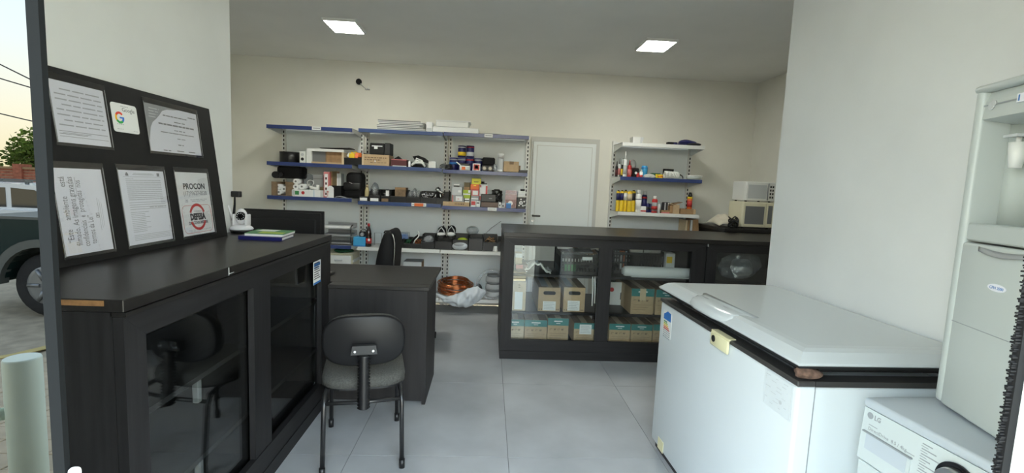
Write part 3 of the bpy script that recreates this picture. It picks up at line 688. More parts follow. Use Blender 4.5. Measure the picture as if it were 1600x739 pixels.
for u, v in ((.30, .020), (.36, -.012), (.44, -.026), (.60, -.026), (.68, -.012), (.74, .020)): P.append((u, v))
n = len(P); vs = [(u, v, .904) for u, v in P]+[(u, v, .914) for u, v in P]+[(u, v+.012, .932) for u, v in P]+[(u, v+.034, .943) for u, v in P]+[(u, v+.075, .9475) for u, v in P]
b.add(vs, [(i*n+k, i*n+(k+1) % n, i*n+n+(k+1) % n, i*n+n+k) for i in range(4) for k in range(n)]+[tuple(range(n))[::-1], tuple(4*n+k for k in range(n))], True)
O(b, 'lid_handle', 'white_lid', t)
b = MB(X); b.box(.375, .395, .042, .046, .9473, .9482); b.box(.40, .43, .042, .046, .9473, .9482); b.box(.56, .60, .042, .046, .9473, .9482); O(b, 'embossed_mark', 'grey_mark', t)
b = MB(X); b.box(.585, .725, -.016, -.006, .790, .845, .004, 2); b.box(.585, .725, -.012, .018, .845, .853); O(b, 'lock_plate', 'cream', t, 'cream plastic lock plate')
O(MB(X).cyl((.615, -.0165, .822), (.615, -.019, .822), .014, n=18), 'lock_cylinder', 'black_metal', t)
# stickers
t1 = O(MB(X).box(.045, .155, -.0012, -.0002, .665, .80), 'energy_label', 'white_plastic', t)
b = MB(X); b.prism([(.055, -.0012, .752), (.145, -.0012, .752), (.145, -.0012, .796), (.10, -.0012, .800), (.075, -.0012, .786), (.055, -.0012, .778)], (0, -.0006, 0)); O(b, 'blue_field', 'blue', t1)
for i, mm in enumerate(('green', 'lime', 'yellow', 'orange', 'red')):
    O(MB(X).box(.06, .10+.009*i, -.0018, -.0012, .744-.0095*i-.006, .744-.0095*i), 'efficiency_bar', mm, t1)
b = MB(X)
for i in range(4):
    for u, e, _, _ in words(.06, .145, 0, 0, .006, (.008, .02)): b.box(u, e, -.0018, -.0012, .690-.011*i, .694-.011*i)
O(b, 'printed_lines', 'grey_mark', t1)
t1 = O(MB(X).box(.955, 1.108, -.0012, -.0002, .705, .826), 'rating_plate', 'white_enamel', t)
b = MB(X)
for i in range(8):
    for u, e, _, _ in words(.965+.03*(i % 3), 1.08, 0, 0, .03, (.008, .03)): b.box(u, e, -.0018, -.0012, .812-.013*i, .8138-.013*i)
b.cyl((1.05, -.0012, .745), (1.05, -.002, .745), .007, n=12); O(b, 'printed_lines', 'pale_grey', t1)
b = MB(X); b.box(.965, .9655, -.0018, -.0012, .71, .82); b.box(.965, 1.10, -.0018, -.0012, .8225, .823); b.box(1.0995, 1.10, -.0018, -.0012, .71, .82); O(b, 'table_rule', 'pale_grey', t1)
O(MB(X).box(.02, FL-.02, .02, FD-.02, .012, .052), 'skirt', 'charcoal', t)
for u in (.06, FL-.06):
    for v in (.06, FD-.06): O(MB(X).cyl((u, v, 0), (u, v, .013), .022, n=12), 'foot', 'black_plastic', t)
O(MB(X).box(.10, .17, -.002, .0, .05, .11), 'corner_sticker', 'cream', t)
O(MB(X).box(FL-.001, FL+.0012, .055, .058, .055, .830), 'panel_seam', 'grey_plastic', t)
st = FO[0]+.045, 1.437
o = TH(MB().blob((1.028, 1.432, .8725), (.046, .026, .0225), 3, .22, 3), 'stone', 'stone', 'rough brown stone propping the freezer lid open at its near corner', 'stone')

# ------------------------------------------------------------------ washing machine
WA = math.atan2(-.376, .025); WO = (1.123, 1.304, 0)
t = thing('washing_machine', 'white front loading washing machine under the water cooler', 'washing machine', WO, WA)
X = xform(WO, WA); WL, WD = .60, .43
O(MB(X).box(0, WL, .012, WD, .02, .822, .004), 'body', 'washer_white', t)
O(MB(X).box(-.002, WL+.002, -.002, WD, .823, .850, .009, 3), 'worktop', 'washer_top', t)
O(MB(X).prism([(0, -.004, .668), (0, .0115, .668), (0, .0115, .8215), (0, .004, .8215)], (WL, 0, 0)), 'control_panel', 'washer_white', t)
O(MB(X).box(.003, WL-.003, -.002, .0115, .03, .662, .003), 'front_panel', 'washer_white', t)
pf = lambda u, z, l=0: X @ Vector((u, -.004+.008*(z-.668)/.1535-l, z))
ux = X.to_3x3() @ Vector((1, 0, 0)); uzv = (pf(0, .80)-pf(0, .70)).normalized()
def panel_rect(b, u0, u1, z0, z1, l=.0002, d=.0006): b.prism([pf(u0, z0, l), pf(u1, z0, l), pf(u1, z1, l), pf(u0, z1, l)], (pf(0, .7, d)-pf(0, .7, 0)))
b = MB(); panel_rect(b, .012, .160, .700, .752, .0001, .003); dw = O(b, 'detergent_drawer', 'washer_white', t)
b = MB(); panel_rect(b, .010, .162, .752, .7555, .0001, .007); O(b, 'drawer_lip', 'grey_mark', dw)
b = MB(); panel_rect(b, .022, .150, .706, .750, .0032, .0006); O(b, 'recess_shade', 'washer_top', dw)  # flat plate, its greyer colour stands in for shade in the drawer's scoop
b = MB(); b.text('DirectDrive  8.5 / 4kg', .0135, pf(.022, .762, .0004), ux, uzv); O(b, 'lettering', 'grey_mark', t); b = MB(); b.text('LG', .019, pf(.036, .797, .0004), ux, uzv, sx=.9, bold=.0005); O(b, 'lettering', 'grey_mark', t)
b = MB(); b.cyl(pf(.022, .803, .0), pf(.022, .803, .0008), .0095, n=22); O(b, 'round_emblem', 'grey_mark', t)
b = MB(); panel_rect(b, .022, .05, .7765, .778); O(b, 'printed_line', 'grey_mark', t); b = MB(); panel_rect(b, .14, .165, .762, .7635); O(b, 'printed_line', 'grey_mark', t); b = MB()
for i in range(6): panel_rect(b, .180, .180+.026+.012*(i % 3), .806-.0135*i, .8085-.0135*i); panel_rect(b, .178, .196, .800-.0135*i, .8012-.0135*i)
O(b, 'printed_lines', 'grey_mark', t)
kc = pf(.275, .757); kn = (pf(0, .75, .01)-pf(0, .75, 0)).normalized()
O(MB().cyl(kc, kc+kn*.006, .050, n=40), 'dial_ring', 'black_gloss', t); O(MB().cyl(kc+kn*.006, kc+kn*.026, .040, .036, n=40), 'dial', 'alu', t)
b = MB()
for i in range(14): a = i*.449; q = kc+kn*.006+ux*(.045*math.cos(a))+uzv*(.045*math.sin(a)); b.cyl(q, q+kn*.0006, .0018, n=6)
O(b, 'dial_marks', 'white_plastic', t)
for i in range(3): O(MB().cyl(pf(.195, .722-.02*i), pf(.195, .722-.02*i, .004), .008, n=16), 'button', 'alu', t)
dc = X @ Vector((.30, 0, .36)); dn = (X.to_3x3() @ Vector((0, -1, 0)))
dd = O(MB().lathe([(.145, 0), (.150, .014), (.180, .016), (.185, .002), (.185, 0)], dc+dn*.002, 40, dn), 'door_ring', 'alu', t)
O(MB().lathe([(.144, .001), (.13, .02), (.07, .032), (.01, .035)], dc+dn*.002, 40, dn), 'door_glass', 'black_gloss', dd)
for u in (.05, WL-.05):
    for v in (.06, WD-.05): O(MB(X).cyl((u, v, 0), (u, v, .022), .02, n=12), 'foot', 'black_plastic', t)

# ------------------------------------------------------------------ water cooler standing on the washing machine
KA = math.radians(-104.5); KO = (1.318, 1.291, .8505)
t = thing('water_cooler', 'white column water cooler standing on the washing machine', 'water cooler', KO, KA)
X = xform(KO, KA); KL, KD, KH = .31, .265, .892
O(MB(X).box(.004, KL-.004, .105, KD, .004, KH-.02, .004), 'rear_body', 'cooler_white', t)
b = MB(X); b.box(0, .030, 0, .104, .006, KH-.012, .012, 4); b.box(KL-.030, KL, 0, .104, .006, KH-.012, .012, 4); O(b, 'side_cheek', 'cooler_white', t)
O(MB(X).box(.0305, KL-.0305, .006, .104, .475, .522, .004), 'drip_ledge', 'cooler_white', t)
fascia = O(MB(X).prism([(.0305, .006, .80), (.0305, .104, .785), (.0305, .104, KH-.02), (.0305, .020, KH-.02), (.0305, .010, KH-.045)], (KL-.061, 0, 0)), 'upper_fascia', 'cooler_white', t)
O(MB(X).box(-.003, KL+.003, -.003, KD, KH-.019, KH, .009, 3), 'top_cover', 'cooler_white', t)
O(MB(X).box(.031, KL-.031, .005, .0062, KH-.058, KH-.055), 'fascia_line', 'grey_mark', fascia)
b = MB(X); b.grid(lambda u, v: (.031+u*(KL-.062), .102-.03*(abs(2*u-1)**4), .522+v*.266), 16, 2, .003); O(b, 'tap_recess', 'cooler_recess', t)
O(MB(X).box(.034, KL-.034, -.003, .02, .006, .470, .008, 3), 'lower_door', 'cooler_white', t)
b = MB(X); b.grid(lambda u, v: (.10+u*.17, -.0032-.012*v*math.sin(math.pi*u), .452+.012*(1-v)-.008*math.sin(math.pi*u)), 12, 2, .002); O(b, 'door_grip', 'grey_plastic', t)
O(MB(X).box(.036, KL-.036, -.0036, -.0028, .248, .250), 'door_seam', 'grey_mark', t)
pts = [(.177+.030*math.cos(a*.2618), -.003, .368+.0095*math.sin(a*.2618)) for a in range(24)]
bd = O(MB(X).prism(pts, (0, -.0012, 0)), 'name_badge', 'paper', t)
kx, kz = X.to_3x3() @ Vector((1, 0, 0)), Vector((0, 0, 1))
O(MB().text('GFN 2000', .0105, X @ Vector((.177, -.0043, .3642)), kx, kz, 'CENTER'), 'lettering', 'blue', bd)
b = MB(X); b.cyl((.098, .10, .700), (.098, .045, .700), .011, n=14); b.cyl((.098, .05, .735), (.098, .05, .670), .019, .013, n=18); b.cyl((.098, .05, .735), (.098, .05, .748), .006, n=10)
tp = O(b, 'tap', 'white_plastic', t)
O(MB(X).prism([(.075, .030, .748), (.121, .030, .748), (.121, .075, .748), (.075, .075, .748)], (0, 0, .007)), 'tap_lever', 'pale_grey', tp)
t2 = MB(X); t2.cyl((.225, .10, .700), (.225, .045, .700), .011, n=14); t2.cyl((.225, .05, .735), (.225, .05, .670), .019, .013, n=18); O(t2, 'tap', 'white_plastic', t)
O(MB(X).box(.140, .197, .004, .007, .826, .848, .001), 'brand_plate', 'paper', t)
O(MB().text('I', .018, X @ Vector((.146, .0035, .831)), kx, kz, bold=.0012), 'lettering', 'blue', t)
b = MB(X); b.cyl((.058, .007, .832), (.058, .004, .832), .010, n=16); b.cyl((.066, .007, .838), (.066, .004, .838), .007, n=14); O(b, 'indicator_lens', 'pale_grey', t)
for u in (.04, KL-.04):
    for v in (.04, KD-.04): O(MB(X).cyl((u, v, 0), (u, v, .005), .014, n=10), 'foot', 'black_plastic', t)

# ------------------------------------------------------------------ the street in front of the shop (seen in the mirror film)
G0, G1 = .35, -3.8
def gz(y): return -.02-.48*min(max((G0-y)/(G0-G1), 0), 1)
def my(v): return 1.2-v                                        # mirrored depth -> real y
b = MB(); b.add([(-45, G0, -.026), (30, G0, -.026), (30, G1, -.506), (-45, G1, -.506), (-45, -60, -.506), (30, -60, -.506)], [(0, 3, 2, 1), (3, 4, 5, 2)])
gr = struct(b, 'ground', 'paver_sand')
R = random.Random(5); pm = []
sl = math.atan2(.48, G0-G1)
for k in range(4):
    m_ = O(MB().box(-.195, .195, -.094, .094, -.03, .004+.0015*k, .004), 'paver', mat('paver_stone', (.44+.03*k, .365+.02*k, .25+.012*k), .9, noise=(6, .15), bump=(60, .2))); m_.parent = gr; pm.append(m_)
n_ = 0
for j in range(21):
    for i in range(14):
        y = G0-.10-j*.19; x = -1.0-i*.40-(.2 if j % 2 else 0)-.13*j
        if n_ < 4: o = pm[n_]
        else: o = bpy.data.objects.new('paver', pm[R.randrange(4)].data); COL.objects.link(o); o.parent = gr
        o.location = (x, y, gz(y)+.002); o.rotation_euler = (sl, 0, 0); n_ += 1
p0, p1 = at(0, 548, 2, -.4), at(90, 526, 2, -.4)
d = (p1-p0).normalized(); a, e = p0-d*1.5, p0+d*5
qq = [Vector((q.x, my(q.y), 0)) for q in (a, e)]; qd = (qq[1]-qq[0]).normalized(); qn = Vector((-qd.y, qd.x, 0))*.06
def road_pt(q): return Vector((q.x, q.y, max(gz(q.y), -.5)+.010))
b = MB(); N = 16
for i in range(N):
    u, v = qq[0].lerp(qq[1], i/N), qq[0].lerp(qq[1], (i+1)/N); b.prism([road_pt(u-qn), road_pt(v-qn), road_pt(v+qn), road_pt(u+qn)], (0, 0, .006))
struct(b, 'road_marking', 'road_yellow')
# guard rail
PXp, PYp = -1.555, my(1.65)
t = thing('guard_rail', 'pale green tubular guard rail in front of the shop', 'guard rail', (PXp, PYp, gz(PYp)))
rz_ = at(15, 641, 1, 1.65).z; ztop = at(33, 558, 1, 1.65).z
for k in range(2):
    q = Vector((PXp-1.05*k, PYp+.50*k)); O(MB().lathe([(.050, gz(q.y)-.02), (.050, ztop-.006), (.047, ztop)], (q.x, q.y, 0), 32), 'post', 'rail_pale', t)
O(MB().cyl((PXp-.03, PYp+.018, rz_), (PXp-1.02, PYp+.485, rz_), .021, n=20), 'rail_tube', 'rail_pale', t)
O(MB().cyl((PXp-.03, PYp+.018, rz_-.33), (PXp-1.02, PYp+.485, rz_-.33), .021, n=20), 'rail_tube', 'rail_pale', t)
# dark green pickup truck
GZ = -.5
def wheel(par, x, y, r, wd, side):
    w_ = O(MB().lathe([(r*.62, -wd/2), (r*.93, -wd/2), (r, -wd*.35), (r, wd*.35), (r*.93, wd/2), (r*.62, wd/2)], (x, y, GZ+r), 32, (0, 1, 0)), 'wheel', 'tyre', par)
    O(MB().lathe([(r*.62, wd*.48), (r*.60, wd*.515), (r*.50, wd*.505), (r*.25, wd*.52), (r*.12, wd*.56)], (x, y, GZ+r), 24, (0, side, 0)), 'wheel_rim', 'rim', w_)
    b = MB()
    for i in range(6): a = i*1.047; b.cyl((x+r*.2*math.cos(a), y+side*wd*.53, GZ+r+r*.2*math.sin(a)), (x+r*.56*math.cos(a), y+side*wd*.515, GZ+r+r*.56*math.sin(a)), r*.06, n=6)
    O(b, 'rim_spoke', 'rim', w_)
def arc(cx, cz, r, a0, a1, n=12): return [(cx+r*math.cos(math.radians(a0+(a1-a0)*i/n)), cz+r*math.sin(math.radians(a0+(a1-a0)*i/n))) for i in range(n+1)]
wx = at(58, 450, 1, 6.157).x; ys = my(6.157)-.12; yf = ys-1.62; R_ = .41; fx = wx+3.0
t = thing('pickup_truck', 'dark green pickup truck with grey wheel arches parked along the street', 'truck', (wx+1.5, (ys+yf)/2, GZ))
lowz, top = GZ+.45, .745
side = [(wx-1.15, lowz+.12)]+[(wx-.52, lowz)]+arc(wx, GZ+R_, .50, 172, 8)+[(wx+.52, lowz-.05), (fx-.52, lowz-.05)]+arc(fx, GZ+R_, .50, 172, 8)+[(fx+.52, lowz), (fx+.95, lowz+.05), (fx+.98, top-.25), (fx+.85, top-.10), (fx-.75, top), (wx-1.15, top)]
O(MB().prism([(x, yf, z) for x, z in side], (0, ys-yf, 0)), 'body', 'truck_green', t)
cabp = [(fx-2.35, top+.001), (fx-.70, top+.001), (fx-1.30, top+.56), (fx-2.25, top+.60)]
O(MB().prism([(x, yf+.08, z) for x, z in cabp], (0, ys-yf-.16, 0)), 'cab', 'truck_green', t)
for s, y in ((1, ys-.08), (-1, yf+.08)):
    O(MB().prism([(x, y, z) for x, z in [(fx-2.25, top+.06), (fx-1.65, top+.06), (fx-1.65, top+.50), (fx-2.17, top+.52)]], (0, .006*s, 0)), 'window', 'car_glass', t)
    O(MB().prism([(x, y, z) for x, z in [(fx-1.57, top+.06), (fx-.86, top+.06), (fx-1.28, top+.48), (fx-1.57, top+.50)]], (0, .006*s, 0)), 'window', 'car_glass', t)
O(MB().prism([(fx-.72, yf+.16, top+.05), (fx-1.26, yf+.16, top+.53), (fx-1.26, ys-.16, top+.53), (fx-.72, ys-.16, top+.05)], (.012, 0, .012)), 'windscreen', 'car_glass', t)
b = MB(); b.box(wx-1.12, fx-2.40, yf+.01, yf+.05, top, top+.035); b.box(wx-1.12, fx-2.40, ys-.05, ys-.01, top, top+.035); O(b, 'bed_rail', 'truck_flare', t)
b = MB(); b.box(wx+.53, fx-.53, ys-.02, ys+.035, lowz-.06, lowz-.02); b.box(wx+.53, fx-.53, ys, ys+.02, GZ+.86, GZ+.90); O(b, 'side_step', 'truck_flare', t)
for cx in (wx, fx):
    for y in (ys-.06, yf-.06):
        p_ = arc(cx, GZ+R_, .60, 178, 2, 16)+arc(cx, GZ+R_, .50, 2, 178, 16); m_ = 17
        b = MB(); vs = [(x, y, z) for x, z in p_]+[(x, y+.13, z) for x, z in p_]; n = len(p_)
        b.add(vs, [(i, i+1, 2*m_-2-i, 2*m_-1-i) for i in range(m_-1)]+[(n+i+1, n+i, n+2*m_-1-i, n+2*m_-2-i) for i in range(m_-1)]+[(i, i+n, (i+1) % n+n, (i+1) % n) for i in range(n)])
        O(b, 'arch_flare', 'truck_flare', t)
    wheel(t, cx, ys-.14, R_, .24, 1); wheel(t, cx, yf+.14, R_, .24, -1)
O(MB().box(fx+.94, fx+1.02, yf+.05, ys-.05, lowz+.02, lowz+.16, .02, 2), 'bumper', 'truck_flare', t)
O(MB().box(wx-1.22, wx-1.15, yf+.05, ys-.05, lowz+.02, lowz+.14, .02, 2), 'bumper', 'truck_flare', t)
for y in (yf+.25, ys-.25): O(MB().box(fx+.93, fx+.985, y-.14, y+.14, top-.33, top-.20, .02, 2), 'headlamp', 'pale_grey', t)
for y in (yf+.06, ys-.06): O(MB().box(wx-1.165, wx-1.14, y-.05, y+.05, top-.35, top-.05), 'tail_lamp', 'red', t)
# white estate car behind it
ys2 = my(9.5); yf2 = ys2-1.7; ex = -8.9; tz = 1.07
t = thing('estate_car', 'white car with dark windows parked behind the dark green truck', 'car', (ex, (ys2+yf2)/2, GZ))
sd = [(ex-2.15, GZ+.30)]+arc(ex-1.35, GZ+.33, .38, 180, 0)+arc(ex+1.35, GZ+.33, .38, 180, 0)+[(ex+2.1, GZ+.30), (ex+2.15, GZ+.75), (ex+1.95, GZ+.98), (ex+1.0, GZ+1.07), (ex-2.1, GZ+1.07), (ex-2.2, GZ+.7)]
O(MB().prism([(x, yf2, z) for x, z in sd], (0, ys2-yf2, 0)), 'body', 'car_white', t)
O(MB().prism([(x, yf2+.1, z) for x, z in [(ex-2.05, GZ+1.071), (ex+1.0, GZ+1.071), (ex+.35, tz-.03), (ex-.2, tz), (ex-1.6, tz-.01), (ex-1.85, tz-.08)]], (0, ys2-yf2-.2, 0)), 'greenhouse', 'car_white', t)
for s, y in ((1, ys2-.1), (-1, yf2+.1)):
    for wq in ([(ex-1.85, 1.12), (ex-1.25, 1.12), (ex-1.25, 1.47), (ex-1.68, 1.45)], [(ex-1.15, 1.12), (ex-.25, 1.12), (ex-.25, 1.49), (ex-1.15, 1.48)], [(ex-.15, 1.12), (ex+.75, 1.12), (ex+.28, 1.46), (ex-.15, 1.49)]):
        O(MB().prism([(x, y, GZ+z) for x, z in wq], (0, s*.006, 0)), 'window', 'car_glass', t)
b = MB(); b.box(ex-1.7, ex+.1, ys2-.28, ys2-.25, tz+.02, tz+.05); b.box(ex-1.7, ex+.1, yf2+.25, yf2+.28, tz+.02, tz+.05)
for x in (ex-1.6, ex): b.box(x-.03, x+.03, ys2-.28, ys2-.25, tz-.02, tz+.02); b.box(x-.03, x+.03, yf2+.25, yf2+.28, tz-.02, tz+.02)
O(b, 'roof_rail', 'truck_flare', t)
for x in (ex-1.35, ex+1.35): wheel(t, x, ys2-.12, .33, .2, 1); wheel(t, x, yf2+.12, .33, .2, -1)
O(MB().box(ex+.85, ex+1.0, ys2-.02, ys2+.16, GZ+1.05, GZ+1.17, .02, 2), 'mirror', 'car_white', t)
# garden wall, trees, cables
yw = my(18)
t = thing('garden_wall', 'low red brick garden wall across the street', 'wall', (-14, yw, GZ))
O(MB().box(-34, 8, yw-.25, yw, GZ, 1.28), 'masonry', 'brick_red', t); O(MB().box(-34, 8, yw-.30, yw+.05, 1.28, 1.36), 'coping', 'kraft_brown', t)
b = MB()
for j in range(16): b.box(-34, 8, yw, yw+.006, GZ+.05+j*.11, GZ+.062+j*.11)
O(b, 'mortar_joints', 'paver_sand', t)['kind'] = 'stuff'
for i in range(8): O(MB().box(-33+i*5.4, -32.7+i*5.4, yw-.32, yw+.08, GZ, 1.46), 'pier', 'brick_red', t)
def tree(x, y, h, r, label, mt, seed):
    t = thing('tree', label, 'tree', (x, y, GZ), group=None); R = random.Random(seed)
    O(MB().tube([(x, y, GZ), (x+.1, y, GZ+h*.3), (x-.05, y+.1, GZ+h*.62)], [.16, .12, .07], 8), 'trunk', 'bark', t)
    b = MB(); cl = [Vector((x+R.uniform(-.8, .8)*r, y+R.uniform(-.3, .3)*r, GZ+h*R.uniform(.42, .86))) for _ in range(14)]
    for i in range(5200):
        c = R.choice(cl); d = Vector((R.gauss(0, 1), R.gauss(0, 1), R.gauss(0, 1))).normalized()*r*.42*R.uniform(.5, 1)
        c = c+Vector((d.x, d.y, d.z*.75)); n1 = Vector((R.gauss(0, 1), R.gauss(0, 1), R.gauss(0, 1))).normalized(); n2 = n1.orthogonal().normalized(); s = R.uniform(.09, .17)
        b.add([c-n1*s, c+n2*s*.5, c+n1*s, c-n2*s*.5], [(0, 1, 2, 3)])
    O(b, 'foliage', mt, t)['kind'] = 'stuff'
for q in ((-27.5, 3.6, 2.4, 'rounded green tree at the far left behind the garden wall', 'foliage', 1), (-23.9, 3.3, 2.0, 'light green bushy tree second from the left behind the garden wall', 'foliage_light', 2), (-20.6, 3.9, 2.4, 'taller green tree in the middle behind the garden wall', 'foliage', 3), (-16.8, 3.5, 2.3, 'light green bushy tree to the right behind the garden wall', 'foliage_light', 4), (-12.5, 3.9, 2.6, 'dark green tree at the far right behind the garden wall', 'foliage', 5)):
    tree(q[0], my(22.5)-(q[5] % 2)*2.6, q[1], q[2], q[3], q[4], q[5])
for k, (h0, h1, lab) in enumerate([(at(0, 100, 1, 15.5).z, at(65, 140, 1, 15.5).z, 'topmost overhead power cable above the street'), (at(0, 125, 1, 15.5).z, at(65, 148, 1, 15.5).z, 'middle overhead power cable above the street'), (at(0, 183, 1, 15.5).z, at(65, 200, 1, 15.5).z, 'lowest overhead power cable above the street')]):
    py_ = my(15.5)-.45*k
    xa_, xb_ = at(0, 150, 1, 15.5).x, at(65, 150, 1, 15.5).x; sl_ = (h1-h0)/(xb_-xa_)
    TH(MB().tube([(xa_-8+i*2.6, py_, h0+sl_*(-8+i*2.6)*.8+.02*(i-4)**2) for i in range(9)], .018, 6), 'power_cable', 'wire_black', lab, 'cable')

# ------------------------------------------------------------------ gondola shelving
YF, YU = 5.19, 5.56                                            # shelf front edge, upright front face
def shelving(label, x0, x1, shelves, ups, panel_top, group):
    t = thing('shelving_unit', label, 'shelving', ((x0+x1)/2, (YF+YB)/2, 0), group=group)
    O(MB().box(ups[0]+.02, ups[1]-.02, YB-.016, YB-.008, .10, panel_top), 'back_panel', 'panel_white', t)
    for ux_ in ups:
        u = O(MB().box(ux_-.020, ux_+.020, YU, YB-.002, 0, panel_top+.015), 'upright', 'shelf_white', t)
        b = MB()
        for i in range(int((panel_top-.1)/.045)): b.box(ux_-.006, ux_+.006, YU-.0012, YU, .1+i*.045, .126+i*.045)
        O(b, 'slots', 'black_matte', u)['kind'] = 'stuff'
    for z, mt, d, hl in shelves:
        b = MB(); b.box(x0, x1, YF+.004, YF+d, z-.006, z); s_ = O(b, 'shelf', 'shelf_under', t)
        O(MB().box(x0, x1, YF, YF+.0035, z-.037, z+.001, .001), 'front_lip', mt, s_)
        for sx_, xe in ((1, x0), (-1, x1)):
            b = MB(); xx = xe+sx_*.002
            b.prism([(xx, YF+.004, z-.036), (xx, YF+.004, z-.0065), (xx, YU, z-.0065), (xx, YU, z-.0365-hl)], (sx_*.004, 0, 0)); O(b, 'bracket', 'shelf_white', s_)
    return t
g_ = 'gondola shelving along the back wall'
shelving('blue edged shelving unit at the left end of the back wall, over the monitor', -2.329, -1.452, [(1.948, 'shelf_blue', .37, .03), (1.57, 'shelf_blue', .37, .03), (1.215, 'shelf_blue', .37, .03), (.712, 'shelf_blue', .37, .03)], (-2.306, -1.448), 1.97, g_)
shelving('blue edged shelving unit in the middle of the left group, behind the office chair', -1.388, -.508, [(1.953, 'shelf_blue_pale', .37, .03), (1.575, 'shelf_blue_pale', .37, .03), (1.194, 'shelf_blue_pale', .37, .03), (.702, 'shelf_white', .37, .03), (.165, 'shelf_white', .37, .02)], (-1.385, -.508), 1.97, g_)
shelving('blue edged shelving unit next to the white door, with copper coil at its foot', -.50, .403, [(1.957, 'shelf_blue', .37, .03), (1.565, 'shelf_blue', .37, .03), (1.180, 'shelf_blue', .37, .03), (.700, 'shelf_white', .37, .03), (.165, 'shelf_white', .37, .02)], (-.455, .425), 1.97, g_)
shelving('white shelving unit with one blue shelf, right of the white door', 1.412, 2.318, [(1.940, 'shelf_white', .37, .05), (1.574, 'shelf_blue', .37, .05), (1.192, 'shelf_white', .37, .05), (.80, 'shelf_white', .37, .03)], (1.424, 2.318), 1.97, g_)
def ticket(label, c, zlip, y=YF, mt='paper_white', strip=None):
    (pl, pr) = c; x0, x1 = xz(pl, zlip, y), xz(pr, zlip, y)
    t = thing('shelf_ticket', label, 'label', ((x0+x1)/2, y, zlip-.036), group='paper tickets on the shelf edges')
    O(MB().box(x0, x1, y-.0025, y-.0005, zlip-.034, zlip+.002), 'card', mt, t)
    b = MB(); b.box(x0+.01, x1-.01, y-.0032, y-.0025, zlip-.018, zlip-.013); O(b, 'printed_line', 'ink_grey', t)
    if strip: O(MB().box(x0+.03, x1-.03, y-.0034, y-.0025, zlip-.033, zlip-.001), 'colour_field', strip, t)
ticket('white paper ticket on the top blue shelf edge at far left', (487.5, 501.6), 1.948)
ticket('white paper ticket on the top blue shelf edge nearest the door', (757, 770), 1.957)
ticket('orange and white ticket on the third shelf edge, middle unit', (643, 666), 1.196, strip='orange')
ticket('white paper ticket on the third shelf edge nearest the door', (762, 776), 1.180)

# ------------------------------------------------------------------ builders for the stock
def pack(name, label, cat, px, z0, m, y=5.215, d=.16, parts=(), group=None, lid=None, bev=.002, rz=0):
    b = span(*px, y, z0, d); t = thing(name, label, cat, base_of(b), 0, group)
    w_, h_ = b[1]-b[0], b[5]-b[4]
    O(MB().box(*b, bev), 'body', m, t)
    for q in parts:
        nm, mt, u0, u1, v0, v1 = q[:6]
        O(MB().box(b[0]+u0*w_, b[0]+u1*w_, y-.0016, y+.0, b[4]+v0*h_, b[4]+v1*h_), nm, mt, t)
    if lid: O(MB().box(b[0]-.001, b[1]+.001, y-.001, y+d+.001, b[5], b[5]+.006, .002), 'lid', lid, t)
    return t, b
def marks(t, b, mt='ink_grey', rows=((.1, .9, .6, .03), ), nm='printed_lines'):
    w_, h_ = b[1]-b[0], b[5]-b[4]; g = MB()
    for u0, u1, v, h in rows: g.box(b[0]+u0*w_, b[0]+u1*w_, b[2]-.0024, b[2]-.0014, b[4]+v*h_, b[4]+(v+h)*h_)
    return O(g, nm, mt, t)
def can(name, label, cat, px, z0, prof, y=5.30, group=None):
    # prof: list of (part, material, [(radius fraction, height fraction)...])
    b = span(*px, y, z0, 0); x = (b[0]+b[1])/2; r = (b[1]-b[0])/2; h = b[5]-b[4]
    t = thing(name, label, cat, (x, y, z0), 0, group)
    for nm, mt, p in prof: O(MB().lathe([(max(.0004, r*q), z0+h*k) for q, k in p], (x, y, 0), 20), nm, mt, t)
    return t
SPRAY = lambda body, label_, cap: [('body', body, [(.96, 0), (1, .02), (1, .72), (.82, .80), (.5, .82)]), ('label_wrap', label_, [(1.015, .12), (1.015, .62)]), ('cap', cap, [(.60, .80), (.62, .98), (.5, 1.0)])]
TIN = lambda body, band, b0, b1: [('body', body, [(.97, 0), (1, .02), (1, .96), (.97, .98), (.92, .985), (.9, .97)]), ('label_band', band, [(1.012, b0), (1.012, b1)])]
def bin_(name, label, px, z0, y=5.215, d=.26, front=.5, group='black storage bins', m='black_plastic', label_card=None):
    b = span(*px, y, z0, d); x0, x1, _, y1, _, z1 = b; h = z1-z0; w_ = .004
    t = thing(name, label, 'storage bin', base_of(b), 0, group)
    g = MB(); zf = z0+h*front
    g.box(x0, x1, y, y1, z0, z0+.004)
    g.box(x0, x1, y1-w_, y1, z0+.004, z1)
    for xx in (x0, x1-w_): g.prism([(xx, y, z0+.004), (xx, y1-w_, z0+.004), (xx, y1-w_, z1), (xx, y+d*.30, z1), (xx, y, zf)], (w_, 0, 0))
    g.box(x0+w_, x1-w_, y, y+w_, z0+.004, zf)
    O(g, 'tray', m, t); O(MB().box(x0+.004, x1-.004, y-.004, y, zf-.012, zf-.001, .002), 'front_rim', 'charcoal', t)
    if label_card: O(MB().box(x0+.1*(x1-x0), x0+.85*(x1-x0), y-.0055, y-.0042, z0+.004, z0+.035), 'label_card', label_card, t)
    return b
def pile(name, label, cat, b, m, n=24, seed=1, rad=(.004, .01), ln=(.02, .07), group=None):
    R = random.Random(seed); g = MB()
    for _ in range(n):
        c = Vector((R.uniform(b[0], b[1]), R.uniform(b[2], b[3]), R.uniform(b[4], b[5]))); d = Vector((R.uniform(-1, 1), R.uniform(-1, 1), R.uniform(-.5, .7))).normalized()*R.uniform(*ln)/2
        g.cyl(c-d, c+d, R.uniform(*rad), n=7)
    return TH(g, name, m, label, cat, group, 'stuff')
